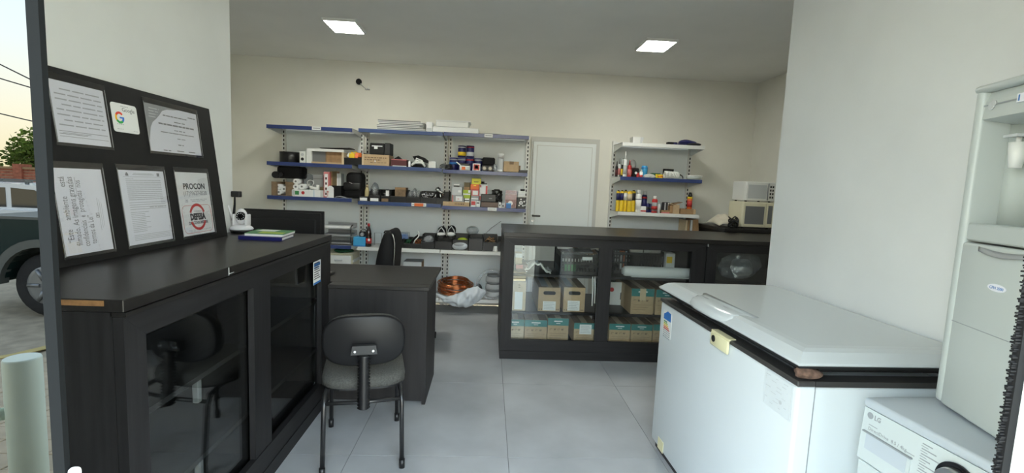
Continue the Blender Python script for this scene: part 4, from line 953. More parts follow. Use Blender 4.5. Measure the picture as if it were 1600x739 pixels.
def loops(name, label, cat, b, m, n=3, r=.004, seed=1, turns=2.5):
    R = random.Random(seed); t = thing(name, label, cat, base_of(b))
    cx, cy, cz = (b[0]+b[1])/2, (b[2]+b[3])/2, (b[4]+b[5])/2; ax, ay, az = (b[1]-b[0])/2-r, (b[3]-b[2])/2-r, (b[5]-b[4])/2-r
    for k in range(n):
        P = []; ph = R.uniform(0, 6); f = R.choice((1, 2))
        for i in range(40):
            a = ph+turns*2*math.pi*i/39; s = .55+.45*math.sin(i*.31+ph)
            P.append((cx+ax*math.cos(a)*s, cy+ay*math.sin(a*f)*.9, cz+az*math.sin(a+k)*s))
        O(MB().tube(P, r, 6), 'cord', m, t)
    return t
def bag(name, label, cat, px, z0, m, y=5.32, d=.14, seed=1, amp=.28, group=None):
    b = span(*px, y, z0, d); c = ((b[0]+b[1])/2, y+d/2, (b[4]+b[5])/2)
    q = MB(); (q.crumple if 'bag' in name or 'ball' in name else q.blob)((c[0], c[1], c[2]+.0), ((b[1]-b[0])/2, d/2, (b[5]-b[4])/2*.97), seed, amp*.5, 3)
    return TH(q, name, m, label, cat, group)
def roll_(t, x, z, r, y0, y1, mt='paper_white', core='mid_grey'):
    o = O(MB().cyl((x, y0, z), (x, y1, z), r, n=20), 'roll', mt, t); O(MB().cyl((x, y0-.001, z), (x, y0+.0002, z), r*.36, n=12), 'core', core, o)

# ------------------------------------------------------------------ left unit, second shelf
Z = 1.57
can('round_tub', 'low round black tub at the left end of the second shelf', 'tub', (438, 468, 238), Z, [('body', 'black_plastic', [(.96, 0), (1, .03), (1, 1), (.95, 1.0)]), ('lid', 'charcoal', [(1.02, .93), (1.02, 1.02), (.98, 1.03)])], 5.33)
t, b = pack('socket_plate', 'white upright double socket plate beside the black tub', 'socket', (468, 477, 236), Z, 'white_plastic', 5.20, .05)
xm = (b[0]+b[1])/2; hh = b[5]-b[4]
for v in (.32, .70): O(MB().cyl((xm, 5.199, Z+v*hh), (xm, 5.197, Z+v*hh), .016, n=16), 'socket', 'pale_grey' if v > .5 else 'black_plastic', t)
b = span(479, 537, 232.5, 5.205, Z, .26); x0, x1, y0, y1, z0, z1 = b
t = thing('appliance_shell', 'white appliance casing with a wide open window, left unit second shelf', 'appliance', base_of(b))
O(MB().box(x0, x1, y0, y1, z1-.028, z1), 'top_panel', 'white_plastic', t); O(MB().box(x0, x0+.05, y0, y1, z0, z1-.028), 'side_panel', 'white_plastic', t)
O(MB().box(x1-.02, x1, y0, y1, z0, z1-.028), 'side_panel', 'kraft_pale', t); O(MB().box(x0+.05, x1-.02, y0, y0+.02, z0, z0+.018), 'bottom_strip', 'kraft', t)
O(MB().box(x0+.05, (x0+x1)/2, y0+.03, y0+.036, z0+.018, z1-.028), 'grey_window', 'mid_grey', t); O(MB().box((x0+x1)/2, x1-.02, y0+.03, y0+.036, z0+.018, z1-.028), 'brown_liner', 'kraft_brown', t)
O(MB().box((x0+x1)/2-.004, (x0+x1)/2+.004, y0+.022, y0+.029, z0+.018, z1-.028), 'divider', 'kraft_dark', t)
p = span(500, 547, 229, 5.25, z1, .2)
t = thing('flat_tray', 'thin black tray lying on the white appliance casing', 'tray', (p[0]+.1, 5.35, z1+.004))
O(MB().prism([(p[0], 5.24, z1+.006), (p[1], 5.24, z1+.016), (p[1], 5.24, z1+.024), (p[0], 5.24, z1+.012)], (0, .20, 0)), 'plate', 'black_plastic', t); O(MB().box(p[0]+.15, p[0]+.19, 5.26, 5.32, z1, z1+.008), 'foot', 'black_plastic', t)
b = bin_('storage_bin', 'black bin full of yellow sachets on the second shelf, left unit', (536.5, 566, 237.5), Z, front=.55)
R = random.Random(3)
for k in range(7):
    x = b[0]+.05+R.uniform(0, .10); g = MB(); q = Matrix.Rotation(R.uniform(-.6, .6), 3, 'Y') @ Matrix.Rotation(R.uniform(-.5, .3), 3, 'X')
    g.box(x-.03, x+.03, 5.26+.012*k, 5.268+.012*k, Z+.072+.004*k, Z+.125+.003*k, .002, rot=q)
    lab = ['yellow sachet leaning at the front of the black bin', 'orange sachet in the middle of the sachet bin', 'white sachet at the left of the sachet bin', 'yellow sachet tilted behind the front one', 'orange sachet near the back of the sachet bin', 'white topped sachet standing in the sachet bin', 'rearmost yellow sachet in the sachet bin'][k]
    TH(g, 'sachet', ('yellow', 'orange', 'paper_white')[k % 3], lab, 'sachet', 'sachets in the black bin')
# ------------------------------------------------------------------ left unit, third shelf
Z = 1.216
b = span(424, 457, 284, 5.20, Z, .22); x0, x1, y0, y1, z0, z1 = b
t = thing('open_carton', 'open brown carton full of white paper rolls, left end of third shelf', 'carton', base_of(b))
O(MB().box(x0, x0+.055, y0, y1, z0, z1), 'side_wall', 'kraft_dark', t); O(MB().box(x1-.07, x1, y0, y1, z0, z1), 'side_wall', 'kraft_dark', t); O(MB().box(x0+.055, x1-.07, y1-.01, y1, z0, z1), 'rear_wall', 'kraft_dark', t); O(MB().box(x0+.055, x1-.07, y0, y1-.01, z0, z0+.005), 'bottom', 'kraft_dark', t)
def roll_px(px, py, r, y, label, grp):
    p = at(px, py, 1, y); t = thing('paper_roll', label, 'paper roll', (p.x, y+.1, p.z-r), 0, grp); roll_(t, p.x, p.z, r, y, y+.16)
for q in ((433.5, 291.5, 'upper left roll in the open brown carton'), (443.5, 295.3, 'right hand roll in the open brown carton'), (435.5, 300, 'bottom left roll in the open brown carton'), (450, 300.5, 'bottom right roll in the open brown carton, half hidden')): roll_px(q[0], q[1], .028, 5.225, 'white '+q[2], 'white paper rolls on the third shelf')
bx_ = span(456, 504.5, 296.6, 5.20, Z, .13)
t, b = pack('long_carton', 'long flat white carton with green print and a red dot, third shelf', 'carton', (456, 504.5, 296.6), Z, 'paper_white', 5.20, .13, [('green_print', 'green', .10, .23, .25, .8), ('pale_end', 'pale_grey', 0, .09, .1, .9), ('blue_line', 'sky_blue', .71, .72, .0, 1), ('end_flap', 'pale_grey', .92, 1.0, .0, 1)])
O(MB().cyl((b[0]+.36*(b[1]-b[0]), 5.2, (z0+.041)), (b[0]+.36*(b[1]-b[0]), 5.1975, z0+.041), .017, n=18), 'red_dot', 'red', t)
zt = b[5]
for q in ((462, 291.8, 'lower left'), (471.5, 291.4, 'lower right'), (462, 283.3, 'topmost')): roll_px(q[0], q[1], .0285, 5.215, 'white %s roll of the three stacked on the long white carton' % q[2], 'white paper rolls on the third shelf')
t, b = pack('black_bundle', 'wide black wrapped bundle above the carton of rolls', 'bundle', (432, 470, 259.5), 1.40, 'black_matte', 5.27, .2, bev=.02)
p = at(431.5, 273, 1, 5.25); O(MB().cyl((p.x, 5.225, p.z), (p.x, 5.30, p.z), .036, n=20), 'round_end', 'black_plastic', t); p = at(439, 272.5, 1, 5.24); O(MB().cyl((p.x, 5.225, p.z), (p.x, 5.27, p.z), .024, n=18), 'round_end', 'black_gloss', t)
b0 = span(440, 452, 285, 5.30, Z, .15); t, b = pack('hidden_support', 'dark box carrying the black bundle behind the carton of rolls', 'box', (458, 470, 285), Z+.0, 'black_matte', 5.36, .1)
bag('plastic_bag', 'crumpled bluish clear bag behind the white rolls', 'bag', (466, 492, 271), Z+.0, 'clear_plastic', 5.37, .13, 4)
t, b = pack('small_box', 'grey box behind the grey ring on the third shelf', 'box', (489, 505, 273), Z, 'pale_grey', 5.40, .1, [('lid_line', 'grey_plastic', 0, 1, .8, .83)])
t = thing('hose_ring', 'grey rubber ring standing on the long white carton', 'ring', (at(485, 289, 1, 5.24).x, 5.24, zt+.002)); p = at(485, 286.5, 1, 5.24)
O(MB().tube([(p.x+.032*math.cos(a*.3142), 5.24+.01*math.sin(a*.6), p.z+.034*math.sin(a*.3142)) for a in range(20)], .0055, 8, True), 'ring', 'pale_grey', t); O(MB().cyl((p.x, 5.235, zt), (p.x, 5.235, p.z-.03), .008), 'neck', 'pale_grey', t)
t = thing('hose_connector', 'white plastic elbow connectors lying beside the grey ring', 'connector', (at(493, 293, 1, 5.23).x, 5.23, zt))
p = at(491, 291.5, 1, 5.23)
O(MB().tube([(p.x-.045, 5.23, zt+.03), (p.x-.01, 5.225, zt+.022), (p.x+.03, 5.225, zt+.016)], .014, 10), 'elbow', 'white_plastic', t); O(MB().cyl((p.x+.03, 5.24, zt), (p.x+.035, 5.24, zt+.055), .016, n=14), 'spigot', 'white_plastic', t); O(MB().box(p.x+.06, p.x+.11, 5.22, 5.27, zt, zt+.035, .006), 'clip', 'olive', t)
t, b = pack('tall_box', 'tall narrow pink and white box standing on the third shelf', 'box', (505.5, 514.5, 268.5), Z, 'pink', 5.215, .14, [('white_panel', 'paper_white', .15, .75, .05, .92)]); marks(t, b, 'maroon', [(.3, .6, .1+.2*i, .09) for i in range(4)])
t, b = pack('milk_carton_box', 'small white gable topped carton in front of the pink box', 'carton', (510.5, 521, 293.5), Z, 'paper_white', 5.198, .016); w_ = b[1]-b[0]
O(MB().prism([(b[0], 5.198, b[5]), (b[1], 5.198, b[5]), (b[0]+w_*.6, 5.198, b[5]+.022), (b[0]+w_*.4, 5.198, b[5]+.022)], (0, .016, 0)), 'gable', 'paper_white', t); marks(t, b, 'red', [(.0, .35, .55, .06), (.12, .18, .1, .6)])
t, b = pack('small_box', 'black box under the brown box, third shelf left unit', 'box', (515, 533, 290), Z, 'black_matte', 5.25, .14); zb = b[5]
t, b = pack('tall_box', 'brown and olive box standing on the black box', 'box', (515, 526, 267.5), zb, 'kraft_brown', 5.27, .10, [('olive_side', 'olive', .4, 1.0, 0, 1)])
t, b = pack('tall_box', 'plain grey box beside the brown and olive box', 'box', (526.5, 533, 271), zb, 'pale_grey', 5.27, .10, [('edge_strip', 'paper_white', .0, .2, 0, 1)])
t = thing('shoulder_bag', 'bulky black bag at the right end of the third shelf, left unit', 'bag', (at(549, 300, 1, 5.3).x, 5.32, Z)); b = span(533.5, 566, 269, 5.24, Z, .20); x0, x1, y0, y1, z0, z1 = b
O(MB().box(x0+.04, x1-.004, y0, y1, z0+.08, z1, .045, 3), 'body', 'black_matte', t); O(MB().box(x0, x1, y0+.02, y1, z0, z0+.14, .04, 3), 'lower_body', 'black_matte', t); O(MB().box(x0+.02, x1-.02, y0-.006, y0+.03, z0+.09, z0+.17, .015, 2), 'front_pocket', 'black_plastic', t); O(MB().box((x0+x1)/2-.03, (x0+x1)/2+.01, y0-.012, y0-.006, z0+.16, z0+.168, .002, rot=Matrix.Rotation(.4, 3, 'Y')), 'zip_pull', 'steel', t)
g = MB(); b = span(523, 548, 300.5, 5.20, Z, .03)
for k in range(3): g.grid(lambda u, v, k=k: (b[0]+(b[1]-b[0])*(u*.6+.18*k), 5.198+.03*v, Z+.004+.010*math.sin(3*u+k)+.012*v), 8, 2, .001)
TH(g, 'plastic_sheets', 'clear_plastic', 'loose clear plastic sheets in front of the black bag', 'plastic sheets', kind='stuff')
# ------------------------------------------------------------------ top shelves
Z = 1.954; R = random.Random(8)
for k in range(6):
    b = span(591+R.uniform(-3, 1), 662+R.uniform(-1, 3), 200, 5.21, Z+.0005+.017*k, .30); t = thing('metal_panel', '%s white metal panel of the stack on the top shelf, middle unit' % ['lowest', 'second lowest', 'third', 'fourth', 'second highest', 'highest'][k], 'panel', ((b[0]+b[1])/2, 5.36, b[4]), 0, 'white metal panels on the top shelf')
    O(MB().box(b[0], b[1], 5.21, 5.51, b[4], b[4]+.005), 'plate', 'shelf_white', t); O(MB().box(b[0]+.004, b[1]-.02*(k % 3), 5.214, 5.217, b[4]+.005, b[4]+.0162), 'gap_shade', 'mid_grey' if k % 2 else 'grey_plastic', t); O(MB().box(b[0], b[0]+.003, 5.213, 5.51, b[4]+.005, b[4]+.0155), 'side_fold', 'shelf_under', t)  # grey strips between the white plates stand in for shade in the gaps
t, b = pack('white_package', 'flat white wrapped package, lower of two on the top shelf', 'package', (676, 748, 199), Z, 'paper_white', 5.215, .28, bev=.008); O(MB().box(b[0]+.1, b[0]+.13, 5.212, 5.5, b[5], b[5]+.001), 'tape', 'pale_grey', t)
t, b2 = pack('white_package', 'flat white package on top of the wrapped one, top shelf', 'package', (681, 732, 190), b[5]+.0012, 'shelf_white', 5.22, .26, bev=.006); O(MB().box(b2[0]-.0, b2[1]+.02, 5.218, 5.48, b2[5], b2[5]+.012), 'lid', 'paper_white', t)
t, b = pack('foam_block', 'small white foam block between the panel stack and the white packages', 'foam', (666, 675.5, 190.5), Z, 'paper_white', 5.23, .12, [('shade_slot', 'pale_grey', .1, .9, .1, .4)])
g = MB().grid(lambda u, v: (xz(752, 1.96, 5.2)+u*.36, 5.195+v*.24, 1.9625+.004*math.sin(5*u)+.003*v), 10, 4, .0012); TH(g, 'paper_sheet', 'paper_white', 'loose white sheet on the top shelf near the door', 'paper')
# ------------------------------------------------------------------ middle unit, second shelf
Z = 1.576
t, b = pack('printed_carton', 'kraft carton covered in brown print on the second shelf, middle unit', 'carton', (565.5, 608, 241.5), Z, 'kraft', 5.205, .24, [('white_tag', 'paper_white', .47, .50, .3, .48), ('tape', 'kraft_pale', .0, .06, .0, 1)])
marks(t, b, 'kraft_dark', words(.1, .9, .66, .10, .03, (.04, .12))+words(.1, .7, .46, .10, .03, (.04, .12))+words(.3, .9, .24, .06, .03, (.04, .12))); zt = b[5]
b = span(578, 610, 223, 5.22, zt, .16); x0, x1, y0, y1, z0, z1 = b
t = thing('equipment_case', 'black equipment case with white tag on top of the printed carton', 'case', base_of(b))
O(MB().box(x0, x0+.15, y0, y1, z0, z1-.006, .006), 'body', 'black_plastic', t); O(MB().box(x0+.152, x1, y0-.005, y1, z0, z1, .006), 'side_body', 'charcoal', t); O(MB().box(x0+.02, x0+.13, y0-.004, y0-.0002, z0+.085, z0+.095), 'white_strip', 'paper_white', t); O(MB().box(x0+.045, x0+.08, y0-.004, y0-.0002, z0+.06, z0+.084), 'tag', 'paper_white', t)
t, b = pack('maroon_box', 'long maroon box with pale edges beside the printed carton', 'box', (611, 635.5, 249), Z, 'maroon', 5.21, .16, [('pale_edge', 'pink', 0, 1, .9, 1), ('pale_base', 'pale_grey', .1, .98, .0, .12)]); zt = b[5]
b = span(614, 628, 246, 5.23, zt, .1); TH(MB().prism([(b[0], 5.23, zt), (b[1], 5.23, zt), (b[0]+.055, 5.23, zt+.035)], (0, .09, 0)), 'wedge_block', 'black_matte', 'small black wedge shaped cap on the maroon box', 'cap')
pack('white_card_box', 'thin white upright carton right of the maroon box', 'carton', (638, 641.5, 252), Z, 'paper_white', 5.22, .08, [('edge', 'pale_grey', .8, 1, 0, 1)])
b = span(641.5, 672, 243, 5.21, Z, .16); x0, x1, y0, y1, z0, z1 = b; w_ = x1-x0
t = thing('plastic_visor', 'black and white curved plastic cover part on the second shelf', 'cover part', base_of(b))
O(MB().prism([(x0+.02, y0, z1-.012), (x0+.08, y0, z1), (x0+.14, y0, z1-.02), (x1, y0, z0+.055), (x1-.02, y0, z0+.045), (x0+.10, y0, z1-.055), (x0+.05, y0, z1-.06)], (0, .14, 0)), 'black_shell', 'black_matte', t)
for k in range(3): O(MB().tube([(x0+.01+.02*k, y0+.01, z0+.022+.018*k), (x0+.06, y0-.002, z0+.05+.022*k), (x0+.12, y0, z0+.045+.014*k), (x1-.05, y0+.01, z0+.012)], .011-.002*k, 8), 'white_rib', 'white_plastic', t)
O(MB().box(x0, x0+.16, y0+.012, y0+.1, z0, z0+.035, .01), 'base', 'black_matte', t)
pack('small_box', 'small plain white box right of the curved cover part', 'box', (669.5, 681, 252.5), Z, 'white_plastic', 5.20, .08, [('side_band', 'paper_white', .86, 1, 0, 1)])
b = [xz(686, 1.6, 5.22), xz(699, 1.6, 5.22), 5.21, 5.33, Z, Z+.055]; loops('wire_bundle', 'bundle of grey wires at the right end of the second shelf, middle unit', 'wires', b, 'mid_grey', 4, .005, 3)
# ------------------------------------------------------------------ unit by the door, second shelf
Z = 1.566
b = [xz(694, 1.6, 5.22), xz(708, 1.6, 5.22), 5.205, 5.31, Z, Z+.06]; loops('wire_bundle', 'dark wire bundle left of the navy tins', 'wires', b, 'charcoal', 4, .006, 5)
for i, (a, e) in enumerate(((702, 715), (715, 728), (728, 741), (741, 754))):
    can('paint_tin', '%s navy tin in the lower row of the stacked tins' % ['leftmost', 'second from left', 'third from left', 'rightmost'][i], 'tin', (a, e, 246+.4*i), Z, TIN('navy', 'blue' if i == 0 else 'navy', .45, .62)+[('name_band', ('paper_grey', 'paper_grey', 'red', 'paper_grey')[i], [(1.01, .78), (1.01, .88)])], 5.36, 'navy tins')
zt = at(720, 246, 1, 5.36).z+.002
for i, (a, e) in enumerate(((715.5, 728), (728.5, 741))):
    can('paint_tin', ['navy tin with yellow label, upper left of the stacked tins', 'navy tin with white label, upper right of the stacked tins'][i], 'tin', (a, e, 227.5), zt, TIN('navy', ('yellow', 'pale_grey')[i], .12, .45)+[('name_band', ('paper_white', 'red')[i], [(1.01, .80), (1.01, .88)])], 5.36, 'navy tins')
b = span(712, 736, 253.5, 5.215, Z, .09); x0, x1, y0, y1, z0, z1 = b
t = thing('power_tool', 'small white device with orange centre in front of the navy tins', 'device', base_of(b))
O(MB().box(x0+.04, x1-.01, y0, y1, z0, z0+.05, .01, 2), 'body', 'white_plastic', t); O(MB().box(x0+.065, x1-.06, y0-.003, y0, z0+.006, z0+.038), 'orange_panel', 'orange', t); O(MB().prism([(x0, y0+.01, z1), (x0+.012, y0+.01, z1+.004), (x0+.06, y0+.01, z0+.05), (x0+.045, y0+.01, z0+.048)], (0, .03, 0)), 'arm', 'white_plastic', t); O(MB().box(x0+.03, x1-.02, y0+.02, y1, z0+.051, z0+.075, .004), 'dark_top', 'black_plastic', t); O(MB().box(x1-.05, x1-.02, y0-.003, y0, z0+.01, z0+.04), 'side_clip', 'pale_grey', t)
pack('square_box', 'small square red and white box in front of the navy tins', 'box', (738.5, 750.5, 255.5), Z, 'paper_white', 5.205, .05, [('red_frame', 'red', .12, .88, .12, .88), ('pale_centre', 'paper_white', .28, .72, .28, .74)])
t, b = pack('headphone_case', 'rounded black box above two black caps, second shelf by the door', 'case', (753.5, 773.5, 246), Z+.065, 'black_matte', 5.30, .12, bev=.012)
O(MB().box(b[0]+.01, b[1]-.01, 5.305, 5.40, Z, Z+.066), 'base', 'charcoal', t)
for i, px in enumerate((757, 766)):
    p = at(px, 262, 1, 5.22); t = thing('rubber_stopper', ['left of two round black caps under the rounded black box', 'right of two round black caps under the rounded black box'][i], 'cap', (p.x, 5.25, Z)); O(MB().cyl((p.x, 5.22, Z+.032), (p.x, 5.28, Z+.032), .031, n=24), 'cap_body', 'black_plastic', t); O(MB().cyl((p.x, 5.2195, Z+.032), (p.x, 5.216, Z+.032), .022, .018, n=20), 'cap_centre', 'black_gloss', t)
bag('plastic_bag', 'small grey transparent bag beside the black caps', 'bag', (769.5, 777, 256), Z, 'clear_plastic', 5.24, .08, 7)
can('plastic_bottle', 'tall clear bottle with white cap, second shelf by the door', 'bottle', (777.5, 786.5, 240), Z, [('body', 'pale_grey', [(.95, 0), (1, .02), (1, .70), (.85, .74)]), ('cap', 'white_plastic', [(1.05, .75), (1.08, .98), (1.0, 1.0)]), ('label_strip', 'paper_white', [(1.01, .05), (1.01, .12)])], 5.26)
t, b = pack('brown_carton', 'plain brown carton at the right end of the second shelf', 'carton', (787, 810.5, 252.3), Z+.008, 'kraft', 5.24, .16, [('tape', 'kraft_dark', .38, .66, .72, 1.0)]); O(MB().box(b[1]+.001, b[1]+.02, 5.26, 5.38, Z, b[4]+.07), 'side_flap', 'kraft_dark', t); O(MB().box(b[0]+.02, b[1]-.02, 5.245, 5.39, Z, Z+.008), 'underside', 'kraft_dark', t)
g = MB().grid(lambda u, v: (xz(787, Z, 5.2)+u*.17, 5.195+v*.04, Z+.003+.003*u), 6, 1, .001); TH(g, 'paper_sheet', 'paper_white', 'white sheet lying in front of the plain brown carton', 'paper')
pack('black_tray', 'flat black tray at the right end of the second shelf, next to the door', 'tray', (811, 824, 266), Z, 'black_plastic', 5.20, .12, [('rim', 'charcoal', 0, 1, .8, 1)])
# ------------------------------------------------------------------ middle unit, third shelf: bins
Z = 1.195
B1 = bin_('storage_bin', 'first small black bin from the left on the third shelf, white card below', (561, 576, 299), Z, label_card='paper_white')
B2 = bin_('storage_bin', 'second small black bin from the left on the third shelf, white card below', (577, 594, 296), Z, label_card='paper_white')
B3 = bin_('storage_bin', 'third bin on the third shelf with brown card and a white slip', (595, 609, 296.5), Z, label_card='kraft_dark')
B4 = bin_('storage_bin', 'fourth bin on the third shelf holding a brown box', (609.5, 634.5, 297), Z)
B5 = bin_('storage_bin', 'fifth bin on the third shelf full of clear bags', (635, 656, 299), Z)
B6 = bin_('storage_bin', 'sixth bin on the third shelf full of pale tube fittings', (656.5, 681, 299), Z)
B7 = bin_('storage_bin', 'rightmost bin on the third shelf of the middle unit, holding a valve', (681.5, 701, 300), Z)
can('plastic_bottle', 'tan bottle standing in the first small bin', 'bottle', (570, 577, 288.5), Z+.005, [('body', 'tan_liquid', [(.9, 0), (1, .03), (1, .6), (.6, .82), (.45, .85)]), ('cap', 'kraft_pale', [(.5, .85), (.5, 1)])], 5.30)
bag('plastic_bag', 'clear bag with white contents in the second small bin', 'bag', (577.5, 590, 285), Z+.03, 'clear_plastic', 5.32, .12, 9)
pile('pipe_fitting', 'loose grey pipe fittings in the third bin', 'fittings', [B3[0]+.02, B3[1]-.04, 5.27, 5.38, Z+.05, Z+.09], 'grey_plastic', 18, 2)
pack('card', 'white slip standing in the third bin', 'card', (602.5, 608, 297.5), Z+.03, 'paper_white', 5.23, .004, [('fold', 'pale_grey', 0, 1, .9, 1)])
pack('brown_box', 'closed brown box sitting in the fourth bin', 'box', (617, 634, 293), Z+.01, 'kraft_dark', 5.29, .14, [('lid_edge', 'kraft_brown', 0, 1, .86, 1)])
for k, (a, e, tp) in enumerate(((636, 645, 298), (643.5, 651, 293.5), (649, 657, 297))): bag('plastic_bag', ['left clear bag in the fifth bin', 'tallest clear bag in the middle of the fifth bin', 'right clear bag in the fifth bin'][k], 'bag', (a, e, tp), Z+.03, 'clear_plastic', 5.27+.01*k, .12, 12+k, group='clear bags in the fifth bin')
pile('pipe_fitting', 'loose whitish metal tubes in the sixth bin', 'fittings', [B6[0]+.02, B6[1]-.02, 5.25, 5.37, Z+.045, Z+.10], 'steel', 26, 6, (.005, .009), (.04, .11))
p = at(688.5, 299, 1, 5.30); t = thing('valve', 'dark and silver brass valve sticking out of the rightmost bin', 'valve', (p.x, 5.30, Z+.02))
O(MB().cyl((p.x-.05, 5.27, p.z+.03), (p.x+.04, 5.27, p.z-.035), .018, n=14), 'body', 'steel', t); O(MB().cyl((p.x-.04, 5.29, p.z+.035), (p.x-.01, 5.29, p.z+.01), .022, n=12), 'cap', 'black_plastic', t); O(MB().cyl((p.x, 5.29, Z+.02), (p.x, 5.28, p.z), .012), 'stem', 'steel', t)
# ------------------------------------------------------------------ unit by the door, third shelf
Z = 1.181
t, b = pack('flat_carton', 'long flat kraft carton under the stacked boxes, third shelf', 'carton', (692, 733, 315.5), Z, 'kraft', 5.20, .22); marks(t, b, 'kraft_dark', words(.45, .82, .35, .35, .02, (.03, .06))); zt = b[5]
t, b = pack('parts_box', 'pinkish box with pale label on the flat kraft carton', 'box', (706.5, 725, 305), zt, 'paper_grey', 5.23, .15, [('label_patch', 'paper_white', .3, .85, .15, .85), ('pink_edge', 'pink', .0, .08, 0, 1)]); marks(t, b, 'red', [(.45, .6, .4, .08)]); z2 = b[5]
t, b = pack('grey_box', 'light grey box with white label, below a dark plug', 'box', (706, 722, 292), z2, 'pale_grey', 5.23, .15, [('label_patch', 'paper_white', .62, .88, .35, .6)]); zg = b[5]
pack('plug', 'dark plug with white top on the light grey box', 'plug', (709, 718, 287.5), zg, 'black_plastic', 5.24, .06, [('white_cap', 'white_plastic', .0, 1, .55, 1)])
t, b = pack('parts_box', 'white box beside the pinkish box on the flat carton', 'box', (726, 733.5, 310), zt, 'paper_white', 5.22, .12, [('black_band', 'black_plastic', .0, 1, .3, .6)]); zw = b[5]
t, b = pack('parts_box', 'lime green and white box in the middle of the stack', 'box', (723.5, 735, 297), zw, 'lime', 5.23, .15, [('white_band', 'paper_white', .0, 1, .42, .58), ('white_corner', 'paper_white', .7, 1, .7, 1)]); z2 = b[5]
pack('parts_box', 'olive brown box on top of the lime green box', 'box', (725, 734, 285), z2, 'olive', 5.24, .13, [('lower_face', 'kraft_brown', .0, 1, .0, .4)])
t, b = pack('parts_box', 'red and white box at the foot of the coloured stack', 'box', (735.5, 743.5, 314), Z, 'paper_white', 5.20, .10, [('red_field', 'red', .1, .9, .3, .95)])
t, b = pack('parts_box', 'white box with black print beside the red and white box', 'box', (744.2, 750, 314.5), Z, 'paper_white', 5.20, .10, [('black_print', 'ink', .1, .8, .6, .8)])
zq = Z+.056
t, b = pack('parts_box', 'dull grey carton under the pink and white box', 'box', (736, 748.3, 306), zq, 'paper_grey', 5.24, .14, [('pale_strip', 'paper_white', .05, .9, .4, .6)]); z2 = b[5]
O(MB().box(b[0]+.01, b[1]-.01, 5.305, 5.37, Z, zq), 'inner_support', 'kraft_dark', t)
t, b = pack('parts_box', 'pink box with white face, below the orange box', 'box', (736.5, 748.5, 297), z2, 'pink', 5.24, .14, [('white_face', 'paper_white', .18, .85, .15, .9)]); z3 = b[5]
t, b = pack('parts_box', 'orange box below the yellow one', 'box', (735, 748.8, 288), z3, 'orange', 5.24, .14, [('red_line', 'red', .0, 1, .0, .12), ('yellow_mark', 'yellow', .35, .65, .7, .9)]); z4 = b[5]
t, b = pack('parts_box', 'bright yellow box topping the coloured stack', 'box', (737, 751.3, 279), z4, 'lemon', 5.24, .13, [('dark_print', 'olive', .25, .75, .35, .5)], lid='olive')
t, b = pack('parts_box', 'tall white box with red print right of the orange box', 'box', (749.2, 762, 288), Z+.075, 'paper_white', 5.26, .14, [('red_print', 'red', .75, .95, .3, .9), ('red_corner', 'red', .05, .2, .8, .95), ('pink_base', 'pink', .0, 1, .0, .25)]); z5 = b[5]
O(MB().box(b[0]+.005, b[1]-.005, 5.27, 5.38, Z, Z+.075), 'lower_half', 'paper_grey', t)
p = at(756, 287, 1, 5.3); t = thing('black_part', 'black knobbed part lying on the tall white box', 'machine part', (p.x, 5.32, z5)); O(MB().box(p.x-.05, p.x+.035, 5.28, 5.38, z5, z5+.012, .003), 'plate', 'black_plastic', t); O(MB().cyl((p.x-.01, 5.31, z5+.012), (p.x-.01, 5.31, z5+.03), .016, n=16), 'knob', 'charcoal', t)
b = span(751.5, 779, 303.5, 5.205, Z, .045); x0, x1, y0, y1, z0, z1 = b
t = thing('black_crate', 'glossy black box with a small emblem in front of the black cords', 'box', base_of(b)); O(MB().box(x0, x1-.03, y0, y1, z0+.06, z1, .004), 'upper_body', 'black_plastic', t); O(MB().box(x0, x1, y0-.004, y1, z0, z0+.059, .004), 'lower_body', 'black_gloss', t); O(MB().box(x0+.085, x0+.12, y0-.0015, y0, z1-.05, z1-.042), 'emblem', 'grey_plastic', t)
b = [xz(766, 1.26, 5.3), xz(789, 1.26, 5.3), 5.27, 5.42, Z, Z+.20]; loops('cable_bundle', 'tangle of black power cords behind the glossy black box', 'cords', b, 'wire_black', 7, .0075, 8, 2)
for i, (a, e, tp, mt, lab) in enumerate(((779, 782.8, 316, 'paper_white', 'small white tube left of the small white caps'), (783.5, 788.5, 317.5, 'pale_grey', 'small pale cap beside the white tube'))): pack('small_part', lab, 'part', (a, e, tp), Z, mt, 5.205, .04, [('dark_hole', 'black_matte', .3, .7, .3, .6)])
b = span(789.5, 807, 297.5, 5.25, Z, .12); x0, x1, y0, y1, z0, z1 = b
t = thing('clear_tub', 'transparent tub with dark parts near the door, third shelf', 'tub', base_of(b))
g = MB(); g.box(x0, x1, y0, y0+.003, z0, z1); g.box(x0, x1, y1-.003, y1, z0, z1); g.box(x0, x0+.003, y0+.003, y1-.003, z0, z1); g.box(x1-.003, x1, y0+.003, y1-.003, z0, z1); O(g, 'shell', 'clear_box', t); O(MB().box(x0+.004, x1-.004, y0+.004, y1-.004, z0, z0+.09), 'contents', 'charcoal', t); O(MB().box(x0-.002, x1+.002, y0-.004, y1+.002, z1-.045, z1-.040), 'lid_rim', 'pale_grey', t)
pack('small_box', 'small blue box in front of the transparent tub', 'box', (791, 798.6, 317.5), Z, 'blue', 5.20, .03, [('pale_top', 'sky_blue', 0, 1, .8, 1)])
p = at(797.5, 316, 1, 5.235); t = thing('round_part', 'white disc leaning on the transparent tub above the blue box', 'disc', (p.x, 5.24, Z)); O(MB().cyl((p.x, 5.235, Z+.052), (p.x, 5.247, Z+.052), .026, n=24), 'disc', 'white_plastic', t); O(MB().cyl((p.x, 5.238, Z), (p.x, 5.244, Z+.028), .012, n=8), 'stand', 'white_plastic', t)
t, b = pack('parts_bin', 'black box with round white discs at the right end of the third shelf', 'box', (808, 821.5, 309), Z, 'black_plastic', 5.21, .14)
